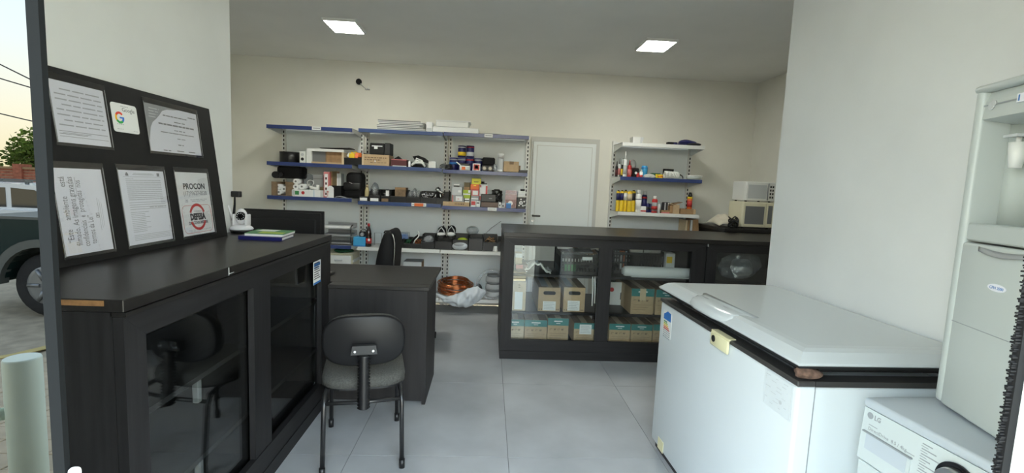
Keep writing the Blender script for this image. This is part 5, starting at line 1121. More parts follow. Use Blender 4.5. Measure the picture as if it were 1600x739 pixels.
for q in ((814, 317, .020), (819, 315, .009), (811, 321, .008), (817, 321.5, .009), (820, 321, .007), (814, 311.5, .008)): c = at(q[0], q[1], 1, 5.209); O(MB().cyl((c.x, 5.2095, c.z), (c.x, 5.206, c.z), q[2], n=16), 'white_disc', 'white_plastic', t)
c = at(814, 317, 1, 5.209); O(MB().cyl((c.x, 5.2055, c.z), (c.x, 5.204, c.z), .011, n=14), 'disc_hub', 'grey_plastic', t); zt = b[5]
t, b = pack('folded_cloth', 'folded pale grey cloth on the black box with white discs', 'cloth', (809, 821, 298.5), zt, 'white_plastic', 5.22, .12, [('fold', 'pale_grey', 0, 1, .45, .5)], bev=.008); pack('black_part', 'small black part lying on the folded pale cloth', 'part', (813.5, 820, 295.5), b[5], 'black_matte', 5.24, .06, [('tip', 'charcoal', .7, 1, .2, .8)])

# ------------------------------------------------------------------ lowest visible shelf (fourth) and floor level, left group
Z = .713
b = [xz(502, .8, 5.22), xz(549, .8, 5.22), 5.22, 5.45, Z, Z+.235]; x0, x1, y0, y1, z0, z1 = b
t = thing('document_tray', 'three tier smoky letter tray with papers on top, beside the monitor', 'letter tray', base_of(b))
for k in range(3):
    zz = z0+.012+k*.082; O(MB().box(x0, x1, y0, y1, zz, zz+.004), 'tier', 'grey_plastic', t); O(MB().box(x0, x1, y1-.004, y1, zz+.004, zz+.05), 'rear_wall', 'grey_plastic', t)
    O(MB().box(x0+.01, x1-.02, y0+.01, y1-.01, zz+.0045, zz+.012+.006*k), 'paper_sheaf', 'paper_white' if k == 2 else 'paper_grey', t)
for x in (x0+.004, x1-.008):
    O(MB().tube([(x, y0+.01, z0), (x, y0+.005, z0+.06), (x, y0+.02, z0+.10), (x, y0+.005, z0+.14), (x, y0+.012, z0+.20), (x, y0+.08, z0+.215)], .006, 8), 'side_support', 'charcoal', t)
Z = .703
t, b = pack('blue_box', 'flat blue box beside the cola bottle on the fourth shelf', 'box', (552, 571, 370.5), Z, 'sky_blue', 5.23, .14, [('dark_edge', 'blue', .0, 1, .0, .12)]); zt = b[5]
p = at(566, 366, 1, 5.26); t = thing('photo_camera', 'small black camera with round lens on the flat blue box', 'camera', (p.x, 5.29, zt)); O(MB().box(p.x-.035, p.x+.035, 5.27, 5.32, zt, zt+.055, .005), 'body', 'black_plastic', t); O(MB().cyl((p.x, 5.27, zt+.027), (p.x, 5.25, zt+.027), .02, n=18), 'lens', 'grey_plastic', t); O(MB().tube([(p.x-.03, 5.29, zt+.05), (p.x-.005, 5.29, zt+.085), (p.x+.03, 5.29, zt+.075), (p.x+.035, 5.29, zt+.05)], .003, 6), 'strap', 'black_matte', t)
can('soda_bottle', 'dark cola bottle with red cap and round red label on the fourth shelf', 'bottle', (571.7, 580.6, 349), Z, [('body', 'cola', [(.86, 0), (1, .03), (1, .40), (.92, .46), (.98, .56), (.72, .72), (.40, .84), (.38, .88)]), ('label_wrap', 'red', [(1.01, .14), (1.012, .36)]), ('cap', 'red', [(.44, .88), (.44, .99), (.40, 1.0)])], 5.25)
q = span(573, 579, 370, 5.2, Z, .01); O(MB().cyl(((q[0]+q[1])/2, 5.2195-.004, Z+.075), ((q[0]+q[1])/2, 5.2165-.004, Z+.075), .014, n=16), 'label_emblem', 'paper_white', bpy.data.objects['soda_bottle'])
b = span(585, 596, 364, 5.40, Z, .03); x0, x1, y0, y1, z0, z1 = b; t = thing('wire_rack', 'small grey wire frame half hidden behind the office chair', 'rack', base_of(b))
O(MB().tube([(x0, 5.4, z0), (x0, 5.4, z1), (x1, 5.4, z1), (x1, 5.4, z0)], .004, 6), 'frame_wire', 'grey_plastic', t)
C1 = bin_('storage_bin', 'low black bin at the left of the fourth shelf, beside the office chair', (613, 629.5, 372), Z, y=5.23, front=.6)
C2 = bin_('storage_bin', 'black bin with green and black bits, second from the office chair', (630, 642.5, 374), Z, y=5.23, front=.55)
C3 = bin_('storage_bin', 'black bin with brown wires under the black and white cable', (643, 658, 373), Z, y=5.23, front=.5)
C4 = bin_('storage_bin', 'black bin with clear bag, left of the big pair of black power tools', (658.5, 678.5, 367.5), Z, y=5.22, front=.5)
C5 = bin_('storage_bin', 'big black bin carrying the pair of black and white shoes', (679.5, 706, 373), Z, y=5.22, front=.75)
C6 = bin_('storage_bin', 'black bin behind the white roll on the fourth shelf', (707.5, 731, 368), Z, y=5.26, front=.7)
C7 = bin_('storage_bin', 'black bin under the ball of clear plastic', (732.5, 754, 369), Z, y=5.22, front=.85)
C8 = bin_('storage_bin', 'black bin with brown fittings on the fourth shelf', (754.7, 777, 369), Z, y=5.22, front=.6)
C9 = bin_('storage_bin', 'rightmost black bin on the fourth shelf, partly behind the display counter', (778.5, 800, 373), Z, y=5.24, front=.8)
b = span(622.5, 638, 364, 5.30, Z+.09, .1); x0, x1, y0, y1, z0, z1 = b; t = thing('clear_box', 'small transparent box with blue bottom resting on two bins', 'box', base_of(b))
g = MB(); g.box(x0, x1, y0, y0+.003, z0, z1); g.box(x0, x1, y1-.003, y1, z0, z1); g.box(x0, x0+.003, y0+.003, y1-.003, z0, z1); g.box(x1-.003, x1, y0+.003, y1-.003, z0, z1); O(g, 'shell', 'clear_box', t); O(MB().box(x0+.004, x1-.004, y0+.004, y1-.004, z0, z0+.045), 'blue_contents', 'blue', t)
for x in (x0, x1): O(MB().tube([(x, y0-.001, z0), (x, y0-.001, z1)], .002, 5), 'edge', 'pale_grey', t)
pile('electrical_bits', 'loose green and black bits in the second bin from the office chair', 'bits', [C2[0]+.02, C2[1]-.02, 5.27, 5.40, Z+.03, Z+.07], 'dark_green', 16, 21)
pile('wire_offcuts', 'brown wire offcuts in the bin under the black and white cable', 'bits', [C3[0]+.02, C3[1]-.02, 5.27, 5.40, Z+.03, Z+.08], 'copper', 20, 22, (.003, .006))
p = at(648, 376, 1, 5.26); t = thing('looped_cable', 'black and white looped cable leaning out of a bin', 'cable', (p.x, 5.28, Z+.06))
O(MB().tube([(p.x-.05, 5.30, p.z-.05), (p.x-.01, 5.27, p.z+.02), (p.x+.03, 5.27, p.z+.06), (p.x+.045, 5.28, p.z+.02)], .011, 8), 'black_cable', 'black_matte', t); O(MB().tube([(p.x-.02, 5.26, p.z-.06), (p.x+.0, 5.255, p.z), (p.x+.04, 5.255, p.z+.045), (p.x+.045, 5.255, p.z+.085), (p.x+.03, 5.26, p.z+.10)], .006, 8), 'white_cable', 'white_plastic', t)
bag('plastic_bag', 'clear bag of small parts in the bin left of the shoes', 'bag', (660, 677, 369), Z+.05, 'clear_plastic', 5.25, .12, 31)
for k, (a, e, tp, lab) in enumerate(((681, 696, 355, 'left shoe of the black and white pair standing on the big black bin'), (696.5, 712, 353, 'right shoe of the black and white pair standing on the big black bin'))):
    zb = C5[5]+.001; b = span(a, e, tp, 5.22, zb, .2); x0, x1, y0, y1, z0, z1 = b; xm = (x0+x1)/2; w_ = (x1-x0)/2; h = z1-z0
    t = thing('shoe', lab, 'shoe', (xm, 5.3, zb), 0, None)
    O(MB().prism([(xm+w_*.95*math.cos(i*.2618)*(.8 if math.sin(i*.2618) < 0 else 1), 5.34+.11*math.sin(i*.2618), zb) for i in range(24)], (0, 0, .022)), 'sole', 'charcoal', t)
    O(MB().blob((xm, 5.36, zb+.022+h*.40), (w_*.9, .088, h*.42), 40+k, .05, 3), 'upper', 'black_matte', t)
    O(MB().blob((xm, 5.268, zb+.022+h*.17), (w_*.80, .045, h*.17), 42+k, .03, 3), 'toe_cap', 'white_plastic', t)
    O(MB().tube([(xm-w_*.8, 5.30, zb+h*.25), (xm-w_*.55, 5.285, zb+h*.65), (xm, 5.29, zb+h*.93), (xm+w_*.55, 5.285, zb+h*.65), (xm+w_*.8, 5.30, zb+h*.25)], .006, 8), 'collar', 'pale_grey', t)
bag('lime_bag', 'lime green rounded pouch behind the white roll', 'pouch', (714, 731, 371.5), Z+.06, 'lime', 5.28, .10, 33, .1)
b = span(706, 731, 379, 5.20, Z, .06); x0, x1, y0, y1, z0, z1 = b
t = thing('wrapped_roll', 'white plastic wrapped roll with grey window at the shelf edge', 'roll', base_of(b)); O(MB().blob(((x0+x1)/2, 5.225, (z0+z1)/2), ((x1-x0)/2, .03, (z1-z0)/2), 6, .06, 3), 'wrap', 'white_bag', t); O(MB().blob(((x0+x1)/2-.01, 5.208, (z0+z1)/2+.018), ((x1-x0)*.34, .022, (z1-z0)*.20), 7, .04, 2), 'grey_window', 'grey_plastic', t)
bag('plastic_ball', 'ball of crumpled clear plastic on a black bin', 'plastic ball', (728, 748.5, 354), C7[5]-.0, 'cling', 5.28, .15, 35, .22)
pile('pipe_fitting', 'brown and silver fittings heaped in the bin near the display counter', 'fittings', [C8[0]+.02, C8[1]-.02, 5.25, 5.40, Z+.05, Z+.13], 'kraft_brown', 26, 24, (.006, .012), (.02, .05))
can('desk_bell', 'small white bell shaped cap at the shelf edge near the display counter', 'cap', (769.7, 778.3, 382.5), Z, [('body', 'white_plastic', [(1, 0), (.92, .1), (.66, .72), (.6, .8)]), ('stem', 'pale_grey', [(.14, .78), (.10, 1.0)])], 5.225)
TH(MB().tube([at(756.5, 367, 1, 5.45), at(768, 356, 1, 5.5), at(783, 345.5, 1, 5.575)], .0025, 5), 'thin_wire', 'ink_grey', 'thin dark wire rising from a bin towards the display counter', 'wire')
# drawers under the fourth shelf at left
YD = 5.22; b = [xz(508, .5, YD), xz(550, .5, YD), YD, YD+.30, 0, at(530, 395.5, 1, YD).z]; x0, x1, y0, y1, z0, z1 = b
t = thing('drawer_tower', 'white plastic drawer tower with a green cloth on top, under the fourth shelf', 'drawers', base_of(b))
O(MB().box(x0, x1, y0+.02, y1, z0, z1-.012), 'carcass', 'ivory', t); O(MB().box(x0-.008, x1+.008, y0-.008, y1, z1-.011, z1, .004), 'top', 'ivory', t)
for k in range(4):
    zt = z1-.025-k*.145
    if zt < .1: break
    d_ = O(MB().box(x0+.012, x1-.012, y0, y0+.0195, zt-.128, zt, .004), 'drawer', 'white_plastic', t); O(MB().box(x0+.10, x1-.10, y0-.010, y0, zt-.058, zt-.040, .003), 'handle', 'pale_grey', d_)
for k in range(3): O(MB().box(x1, x1+.012, y0+.03, y1, z1-.10-.15*k, z1-.075-.15*k), 'side_rib', 'shelf_white', t)
g = span(518, 549, 390, YD+.02, z1+.001, .2); TH(MB().blob(((g[0]+g[1])/2, YD+.12, z1+.014), ((g[1]-g[0])/2, .10, .022), 8, .15, 3, .55), 'cloth', 'dark_green', 'crumpled dark green cloth on the drawer tower', 'cloth')
# floor level, left group
Z = .166
pack('archive_box', 'small brown box with grey lid on the floor level shelf behind the desk', 'box', (630, 658, 409.5), Z, 'kraft_brown', 5.24, .2, [('pale_edge', 'pale_grey', .0, 1, .88, 1)], lid='grey_plastic')
cc = at(700, 455, 1, 5.18)
ccx, ccy, ccz = (xz(681, .3, 5.15)+xz(740, .3, 5.15))/2, 5.30, .22
t = thing('copper_coil', 'flat coil of copper tube lying on the white plastic bag', 'copper coil', (ccx, ccy, ccz)); R = random.Random(9); rx = (xz(740, .3, 5.15)-xz(681, .3, 5.15))/2
for k in range(16):
    P = []; r_ = rx-.010-.014*(k % 4)+R.uniform(-.006, .004); zz = ccz+.010+.0075*k; tx_, ty_ = R.uniform(-.012, .012), R.uniform(.015, .035)
    for i in range(40): a = 2*math.pi*i/40; P.append((ccx+r_*math.cos(a), ccy+.16*(r_/rx)*math.sin(a), zz+tx_*math.cos(a)+ty_*math.sin(a)))
    O(MB().tube(P, .0055, 6, True), 'turn', 'copper', t)
def poly_px(pts, u):
    k = min(int(u*(len(pts)-1)), len(pts)-2); f = u*(len(pts)-1)-k; f = f*f*(3-2*f)*.5+f*.5
    return (pts[k][0]*(1-f)+pts[k+1][0]*f, pts[k][1]*(1-f)+pts[k+1][1]*f)
def bagfn(u, v):
    a = at(*poly_px([(680, 458), (697, 463), (713, 460), (730, 451), (746, 447.5), (759.5, 455)], u), 1, 5.12); e = at(*poly_px([(680, 461), (694, 472), (717, 481.5), (735, 479), (750, 470), (759.5, 458)], u), 1, 5.12)
    p = e.lerp(a, v); s = math.sin(math.pi*u); k = .007*math.sin(19*u+7*v)+.006*math.sin(33*u-12*v)+.004*math.sin(57*u+5*v)
    return (p.x+.3*k*s, 5.135-.06*math.sin(math.pi*min(1, v*.9+.05))*s+k*s, p.z+.5*k*s)
TH(MB().grid(bagfn, 60, 18, .002), 'plastic_sack', 'white_bag', 'crumpled white plastic sack hanging over the floor level shelf', 'sack')
TH(MB().blob(((xz(739, .2, 5.2)+xz(753, .2, 5.2))/2, 5.36, .235), (.045, .10, .066), 12, .15, 3), 'grey_pouch', 'charcoal', 'dark grey pouch between the copper coil and the grey spool', 'pouch')
b = span(757, 783, 432, 5.26, Z, .2); x0, x1, y0, y1, z0, z1 = b; xm, rr_ = (x0+x1)/2+.01, (x1-x0)/2
t = thing('cable_spool', 'grey spool with dark bands wrapped in clear plastic beside the display counter', 'spool', (xm, 5.36, Z))
for k in range(3): O(MB().lathe([(rr_, Z+.001+k*.085), (rr_*1.02, Z+.02+k*.085), (rr_*.95, Z+.06+k*.085), (rr_*.8, Z+.062+k*.085)], (xm, 5.38, 0), 28), 'coil_layer', 'pale_grey', t); O(MB().lathe([(rr_*.85, Z+.063+k*.085), (rr_*.85, Z+.0855+k*.085)], (xm, 5.38, 0), 28), 'dark_band', 'grey_plastic', t)
O(MB().tube([(xm+.17*math.cos(i*.2618)-.01, 5.23+.02*math.sin(i), Z+.165+.155*math.sin(i*.2618)) for i in range(24)], .018, 8, True), 'plastic_wrap', 'clear_plastic', t, 'clear plastic hose ring around the spool')

# ------------------------------------------------------------------ unit right of the door
Z = 1.941
b = span(989, 1003.5, 214, 5.22, Z, .12); x0, x1, y0, y1, z0, z1 = b
t = thing('small_box', 'small white open box on the top white shelf, right unit', 'box', base_of(b)); O(MB().box(x0, x1-.02, y0, y1, z0, z1), 'body', 'white_plastic', t); O(MB().prism([(x1-.0195, y0, z0), (x1-.0195, y0, z1), (x1+.02, y0, z1-.004), (x1-.005, y0, z0)], (0, .12, 0)), 'flap', 'pale_grey', t)
g = span(1064, 1098, 217, 5.22, Z, .2); x0, x1, y0, y1, z0, z1 = g
t = thing('folded_cloth', 'folded navy cloth over a dark one on the top white shelf', 'cloth', base_of(g)); O(MB().blob(((x0+x1)/2-.01, 5.33, z0+.035), ((x1-x0)*.42, .10, .036), 14, .12, 3, .9), 'navy_fold', 'navy', t); O(MB().blob(((x0+x1)/2+.045, 5.29, z0+.018), ((x1-x0)*.36, .07, .020), 15, .12, 3, .85), 'dark_fold', 'charcoal', t)
t, b_ = pack('tool_case', 'small flat black piece left of the navy cloth, top white shelf', 'tool', (1044, 1058.5, 222), Z, 'black_matte', 5.24, .06, [('tip', 'navy', .6, 1, .1, .8)])
Z = 1.575
TUBE = lambda body, band, tip: [('body', body, [(.96, 0), (1, .02), (1, .66), (.9, .68)]), ('label_band', band, [(1.02, .10), (1.02, .45)]), ('nozzle', tip, [(.45, .68), (.2, 1.0)])]
for q in ((961.5, 965.5, 252, 'black_plastic', 'maroon', 'black_plastic', 5.42, 'black tube at the far left of the blue shelf, right unit'), (966, 970, 247, 'pale_grey', 'pink', 'grey_plastic', 5.36, 'grey tube second from left on the blue shelf'), (970.3, 974.3, 249, 'black_plastic', 'yellow', 'paper_white', 5.30, 'black tube with yellow label on the blue shelf'), (974.2, 979.4, 236.5, 'paper_white', 'pale_grey', 'white_plastic', 5.24, 'white sealant tube with the tallest nozzle on the blue shelf'), (980.5, 986.5, 250, 'red', 'pink', 'red', 5.26, 'red sealant tube beside the white tall one'), (971, 975, 247, 'navy', 'charcoal', 'black_plastic', 5.44, 'navy tube at the back behind the yellow labelled tube')):
    can('sealant_tube', q[7], 'tube', q[:3], Z, TUBE(*q[3:6]), q[6], 'sealant tubes on the blue shelf')
bag('wool_ball', 'pale grey ball of steel wool above the red pots', 'wool ball', (984.5, 996, 248.5), Z+.09, 'pale_grey', 5.40, .09, 41, .12)
can('red_pot', 'dark red pot behind the black and red bottles', 'pot', (985, 992, 262), Z, TIN('maroon', 'red', .3, .7), 5.40)
can('red_pot', 'second dark red pot carrying the grey wool ball', 'pot', (990, 997.5, 262.5), Z, TIN('maroon', 'black_matte', .3, .6), 5.42)
t, b = pack('black_pouch', 'black and red pouch with white spots on the blue shelf', 'pouch', (989.5, 998.5, 263), Z, 'black_matte', 5.23, .06, [('red_corner', 'red', .6, 1, .0, .5)], bev=.008); c = (b[0]+.03, b[4]+.045); O(MB().cyl((c[0], 5.2299, c[1]), (c[0], 5.227, c[1]), .014, n=14), 'white_spot', 'paper_white', t)
can('small_bottle', 'small white bottle with red foot beside the black pouch', 'bottle', (999, 1004.5, 265), Z, [('body', 'paper_white', [(.9, 0), (1, .04), (1, .62), (.5, .78)]), ('cap', 'white_plastic', [(.5, .78), (.45, 1)]), ('foot_band', 'red', [(1.03, .04), (1.03, .3)])], 5.25)
can('blue_cup', 'blue plastic cup on the blue shelf, right unit', 'cup', (1002, 1011.5, 259), Z, [('body', 'sky_blue', [(.85, 0), (.95, .04), (1, .85), (.8, 1)]), ('rim', 'blue', [(1.02, .78), (1.02, .86)])], 5.36)
b = [xz(1007, 1.6, 5.22), xz(1027, 1.6, 5.22), 5.205, 5.30, Z, Z+.042]; loops('string_bundle', 'loose white cord lying at the edge of the blue shelf', 'cord', b, 'white_plastic', 4, .0055, 17)
t, b = pack('tape_roll_box', 'green edged small box with yellow roll on the blue shelf', 'box', (1019, 1032, 270.5), Z, 'dark_green', 5.32, .07, [('yellow_face', 'yellow', .4, .95, .1, .8)])
can('yellow_tape', 'yellow tape roll beside the white hose', 'tape', (1028, 1035.5, 272.5), Z, TIN('yellow', 'orange', .3, .6), 5.25)
pack('dark_sign', 'black rectangular plate standing behind the white hose', 'plate', (1036, 1052.5, 264), Z, 'black_matte', 5.42, .015, [('pale_mark', 'grey_plastic', .5, .75, .35, .5)])
p0, p1 = at(1041, 273.5, 1, 5.26), at(1060, 275.5, 1, 5.26); t = thing('hose_coil', 'coil of ribbed white hose lying on the blue shelf', 'hose', (p0.x+.06, 5.26, Z)); rr_ = .036
for k in range(9): x = p0.x-.015+k*.0175; O(MB().tube([(x+.004*math.sin(i*.8), 5.26+rr_*math.cos(i*.349), Z+rr_+.006+rr_*math.sin(i*.349)*(1-.02*k)) for i in range(18)], .0075, 6, True), 'hose_turn', 'white_plastic', t)
O(MB().tube([(p1.x, 5.23, Z+.05), (p1.x+.03, 5.22, Z+.03), (p1.x+.04, 5.23, Z+.009)], .007, 8), 'hose_end', 'charcoal', t)
p = at(1085, 278, 1, 5.28); t = thing('white_dish', 'shallow white plastic dish at the right end of the blue shelf', 'dish', (p.x, 5.29, Z)); O(MB().lathe([(.060, Z), (.078, Z+.006), (.085, Z+.045), (.080, Z+.045), (.072, Z+.010), (.002, Z+.008)], (p.x, 5.29, 0), 28), 'bowl', 'cooler_white', t); O(MB().lathe([(.0855, Z+.036), (.088, Z+.046), (.0855, Z+.048)], (p.x, 5.29, 0), 28), 'rim', 'white_plastic', t)
Z = 1.193
for i, q in enumerate(((962.5, 968, 297, 5.30), (968.5, 974, 297, 5.28), (974.2, 979.6, 296.5, 5.30), (980, 987.3, 298, 5.25), (986, 992.5, 297, 5.33))):
    can('yellow_can', '%s of the row of yellow cans with dark wraps' % ['leftmost', 'second from left', 'middle one', 'broad fourth', 'rightmost'][i], 'can', q[:3], Z, [('body', 'yellow', [(.96, 0), (1, .02), (1, .93), (.85, .95)]), ('label_wrap', ('navy', 'navy', 'paper_white', 'kraft_pale', 'charcoal')[i], [(1.015, .52), (1.015, .86)]), ('cap', 'black_plastic' if i != 3 else 'yellow', [(.6, .95), (.55, 1)])], q[3], 'row of yellow cans')
can('spray_can', 'white spray can with small dark print right of the yellow cans', 'spray can', (993, 1002, 296.5), Z, SPRAY('white_plastic', 'paper_white', 'white_plastic')+[('print_band', 'ink_grey', [(1.02, .55), (1.02, .60)])], 5.27)
can('spray_can', 'navy spray can with white cap behind the small white and red box', 'spray can', (1002.5, 1010.5, 298), Z, SPRAY('navy', 'navy', 'pale_grey')+[('red_ring', 'red', [(1.02, .64), (1.02, .71)])], 5.36)
pack('small_box', 'small white and red box in front of the navy spray can', 'box', (1001, 1009.5, 322.5), Z, 'paper_white', 5.205, .05, [('red_band', 'red', .0, 1, .15, .35)])
for i, q in enumerate(((1009.5, 1014, 317), (1014.2, 1018.2, 318))): can('blue_jar', ['left small dark blue jar beside the navy spray can', 'right small dark blue jar beside the red spray can'][i], 'jar', q, Z, TIN('navy', 'charcoal', .3, .6), 5.33)
can('spray_can', 'red and white spray can in the middle of the third shelf, right unit', 'spray can', (1018.5, 1027, 306), Z, SPRAY('red', 'paper_grey', 'white_plastic')+[('red_field', 'red', [(1.03, .2), (1.03, .4)])], 5.22)
can('small_tube', 'small white tube right of the red and white spray can', 'tube', (1027.3, 1031.5, 316), Z, [('body', 'paper_white', [(1, 0), (1, .7), (.6, .8)]), ('cap', 'pale_grey', [(.55, .8), (.5, 1)])], 5.23)
t, b = pack('glass_jar', 'dark glass jar with pale foot, third shelf of the right unit', 'jar', (1036, 1047, 316), Z, 'charcoal', 5.30, .07, [('pale_stripe', 'pale_grey', .2, .35, .2, .95), ('pale_stripe', 'pale_grey', .65, .8, .2, .95)], bev=.01)
pack('loose_card', 'loose brown card in front of the dark glass jar', 'card', (1033, 1046, 328.5), Z, 'kraft_brown', 5.22, .05, [('pale_edge', 'pink', .0, 1, .0, .4)])
b = span(1047.5, 1061.5, 320, 5.22, Z, .12); x0, x1, y0, y1, z0, z1 = b; t = thing('open_carton', 'small open kraft carton with raised flaps on the third shelf', 'carton', base_of(b)); O(MB().box(x0+.03, x1, y0, y1, z0, z1), 'body', 'kraft', t); O(MB().prism([(x0+.03, y0, z1), (x0+.038, y0, z1), (x0+.005, y0, z1+.012), (x0-.005, y0, z1+.006)], (0, .12, 0)), 'flap', 'kraft_pale', t); O(MB().prism([(x0+.05, y0+.02, z1), (x1+.04, y0+.02, z1+.028), (x1+.04, y0+.02, z1+.032), (x0+.05, y0+.02, z1+.016)], (0, .1, 0)), 'flap', 'kraft_dark', t); O(MB().box(x0, x0+.0295, y0+.01, y1, z0, z1-.01), 'side_carton', 'kraft_brown', t)
t, b = pack('long_carton', 'long brown carton under the orange spray bottle', 'carton', (1063, 1087, 326.7), Z, 'kraft_brown', 5.22, .14, [('pale_side', 'kraft', .85, 1, 0, 1)]); zt = b[5]
can('spray_can', 'orange spray bottle with black trigger cap standing on the long brown carton', 'spray can', (1074, 1081.5, 300.5), zt, [('body', 'orange', [(.92, 0), (1, .03), (1, .60), (.85, .64)]), ('label_wrap', 'red', [(1.02, .12), (1.02, .5)]), ('collar', 'yellow', [(1.05, .60), (1.05, .72)]), ('cap', 'black_plastic', [(.7, .72), (.85, .80), (.45, 1.0)])], 5.28)
for k, (a, e, mt) in enumerate(((1070, 1073, 'kraft_pale'), (1073.5, 1076.5, 'kraft_brown'), (1077.5, 1081, 'pale_grey'))):
    b = span(a, e, 344, 5.25, .801, .2); TH(MB().box(*b), 'panel_strip', mt, ['pale wooden strip standing under the white shelf, right unit', 'brown wooden strip standing under the white shelf', 'grey strip standing beside the brown wooden one'][k], 'strip')
b = span(1081.5, 1092, 343, 5.24, .801, .2); x0, x1, y0, y1, z0, z1 = b; TH(MB().prism([(x0, y0, z0), (x1+.02, y0, z0), (x1-.02, y0, z1), (x0, y0, z1)], (0, .2, 0)), 'leaning_carton', 'kraft_brown', 'leaning flat brown carton under the white shelf', 'carton')

# ------------------------------------------------------------------ in the display counter
def carton(label, px, z0, y, d, band=True, label_patch=None, handle=False, tape=False, group=None, white=False, side=None):
    b = span(*px, y, z0, d); x0, x1, y0, y1, z0, z1 = b; w_, h = x1-x0, z1-z0
    t = thing('carton', label, 'carton', base_of(b), 0, group)
    O(MB().box(x0, x1, y0, y1, z0, z1-.002, .002), 'body', 'kraft_pale' if white else 'kraft', t)
    xm = (x0+x1)/2
    O(MB().box(x0, xm-.001, y0, y1, z1-.002, z1), 'top_flap', 'kraft_dark', t); O(MB().box(xm+.001, x1, y0, y1, z1-.002, z1), 'top_flap', 'kraft_dark', t)
    O(MB().box(xm-.025, xm+.025, y0+.0, y1, z1, z1+.0006), 'tape', 'kraft_pale', t)
    if band:
        O(MB().box(x0, x1, y0-.0012, y0, z1-h*.30, z1-.001), 'teal_band', 'teal', t)
        O(MB().text('ELGIN'if False else 'inverter', .028, (xm, y0-.0014, z1-h*.20), (1, 0, 0), (0, 0, 1), 'CENTER'), 'lettering', 'paper_white', t) if False else None
        g = MB(); g.box(xm-w_*.2, xm+w_*.2, y0-.002, y0-.0012, z1-h*.15, z1-h*.10); g.box(xm-w_*.1, xm+w_*.1, y0-.002, y0-.0012, z1-h*.23, z1-h*.20); O(g, 'pale_print', 'paper_white', t)
        g = MB()
        for i, u in enumerate((.10, .30, .48, .66)):
            g.box(x0+u*w_, x0+u*w_+.004+.012*(i % 2), y0-.0014, y0-.0002, z0+h*.50, z0+h*.57); g.box(x0+u*w_+.006, x0+u*w_+.022, y0-.0014, y0-.0002, z0+h*.55, z0+h*.57)
        for i in range(3): g.box(x0+w_*.1, x0+w_*(.9-.12*i), y0-.0014, y0-.0002, z0+h*(.36-.09*i), z0+h*(.37-.09*i))
        O(g, 'printed_lines', 'kraft_dark', t)
    if label_patch:
        u0, u1, v0, v1 = label_patch; l_ = O(MB().box(x0+u0*w_, x0+u1*w_, y0-.0028, y0-.0014, z0+v0*h, z0+v1*h), 'shipping_label', 'paper_white', t)
        g = MB()
        for i in range(5): g.box(x0+(u0+.04)*w_, x0+(u1-.05-.05*(i % 3))*w_, y0-.0034, y0-.0028, z0+h*(v0+(v1-v0)*(.15+.17*i)), z0+h*(v0+(v1-v0)*(.19+.17*i)))
        O(g, 'printed_lines', 'ink_pale', l_)
    if handle:
        O(MB().prism([(x, y0-.001, z) for x, z in [(xm+sg*(w_*.20)+w_*.08*math.cos(a), z0+h*.765+h*.075*math.sin(a)) for sg, a0 in ((1, -90), (-1, 90)) for a in [math.radians(a0+30*i) for i in range(7)]]], (0, .0015, 0)), 'hand_hole', 'black_matte', t)
        g = MB()
        for u in (.04, .14, .82, .90): g.box(x0+u*w_, x0+(u+.05)*w_, y0-.0012, y0-.0002, z0+h*.05, z0+h*.11)
        O(g, 'printed_marks', 'kraft_dark', t)
        O(MB().box(x0+w_*.15, x0+w_*.45, y0+.03, y1-.05, z1+.0006, z1+.0016), 'tape_strip', 'grey_plastic', t)
    if tape: O(MB().box(xm-w_*.13, xm+w_*.13, y0-.0030, y0-.0014, z0+h*.55, z1), 'front_tape', 'kraft_pale', t)
    return t, b
ZB, ZM, ZT = .1185, .3825, .7005
YC = 3.94
bc = 'cartons with teal bands in the display counter'
carton('leftmost teal banded carton on the counter floor, cut by the frame', (791, 818.7, 499), ZB, YC, .40, white=True, group=bc)
carton('second teal banded carton from the left on the counter floor', (819.5, 854.5, 500), ZB, YC, .40, group=bc)
carton('third teal banded carton from the left, slightly taller, on the counter floor', (855.5, 888, 497.2), ZB, YC+.005, .40, group=bc)
carton('teal banded carton with white shipping label on the counter floor', (896.5, 928.5, 504.5), ZB, YC, .42, label_patch=(.27, .85, .45, .92), group=bc)
carton('teal banded carton at the left of the right hand window, counter floor', (951.5, 984.5, 506), ZB, YC, .42, group=bc)
carton('teal banded carton in the middle of the right hand window, counter floor', (985.7, 1018.7, 506.8), ZB, YC, .42, group=bc)
carton('teal banded carton at the right of the right hand window, half behind the freezer', (1020, 1053, 507), ZB, YC, .42, group=bc)
t, b = pack('tall_carton', 'tall pale carton at the left end of the middle counter shelf', 'carton', (797, 821.5, 440), ZM, 'kraft_pale', 3.945, .12, [('white_face', 'paper_white', .3, .8, .05, .65), ('dark_edge', 'kraft_dark', .0, .03, 0, 1)]); marks(t, b, 'kraft_dark', [(.5, .62, .8, .03), (.5, .62, .87, .03)]); zz = b[5]
for k in range(3):
    mt = ('brass', 'kraft_pale', 'kraft_dark')[k]; b_ = [b[0]+.01+.004*k, b[1]-.004, 3.95, 4.03, zz+.001+.028*k, zz+.027+.028*k]; q = TH(MB().box(*b_, .004), 'stacked_tin', mt, ['gold coloured flat tin, lowest of three above the tall pale carton', 'pale flat pack, middle of three above the tall pale carton', 'dark flat pack under the counter shelf, topmost above the tall pale carton'][k], 'pack')
carton('left kraft carton with hand hole and white label on the middle counter shelf', (841, 875.5, 449), ZM, 3.955, .58, band=False, label_patch=(.22, .80, .04, .42), handle=True)
carton('right kraft carton with hand hole and white label on the middle counter shelf', (880.5, 914, 449), ZM, 3.955, .58, band=False, label_patch=(.20, .76, .06, .46), handle=True)
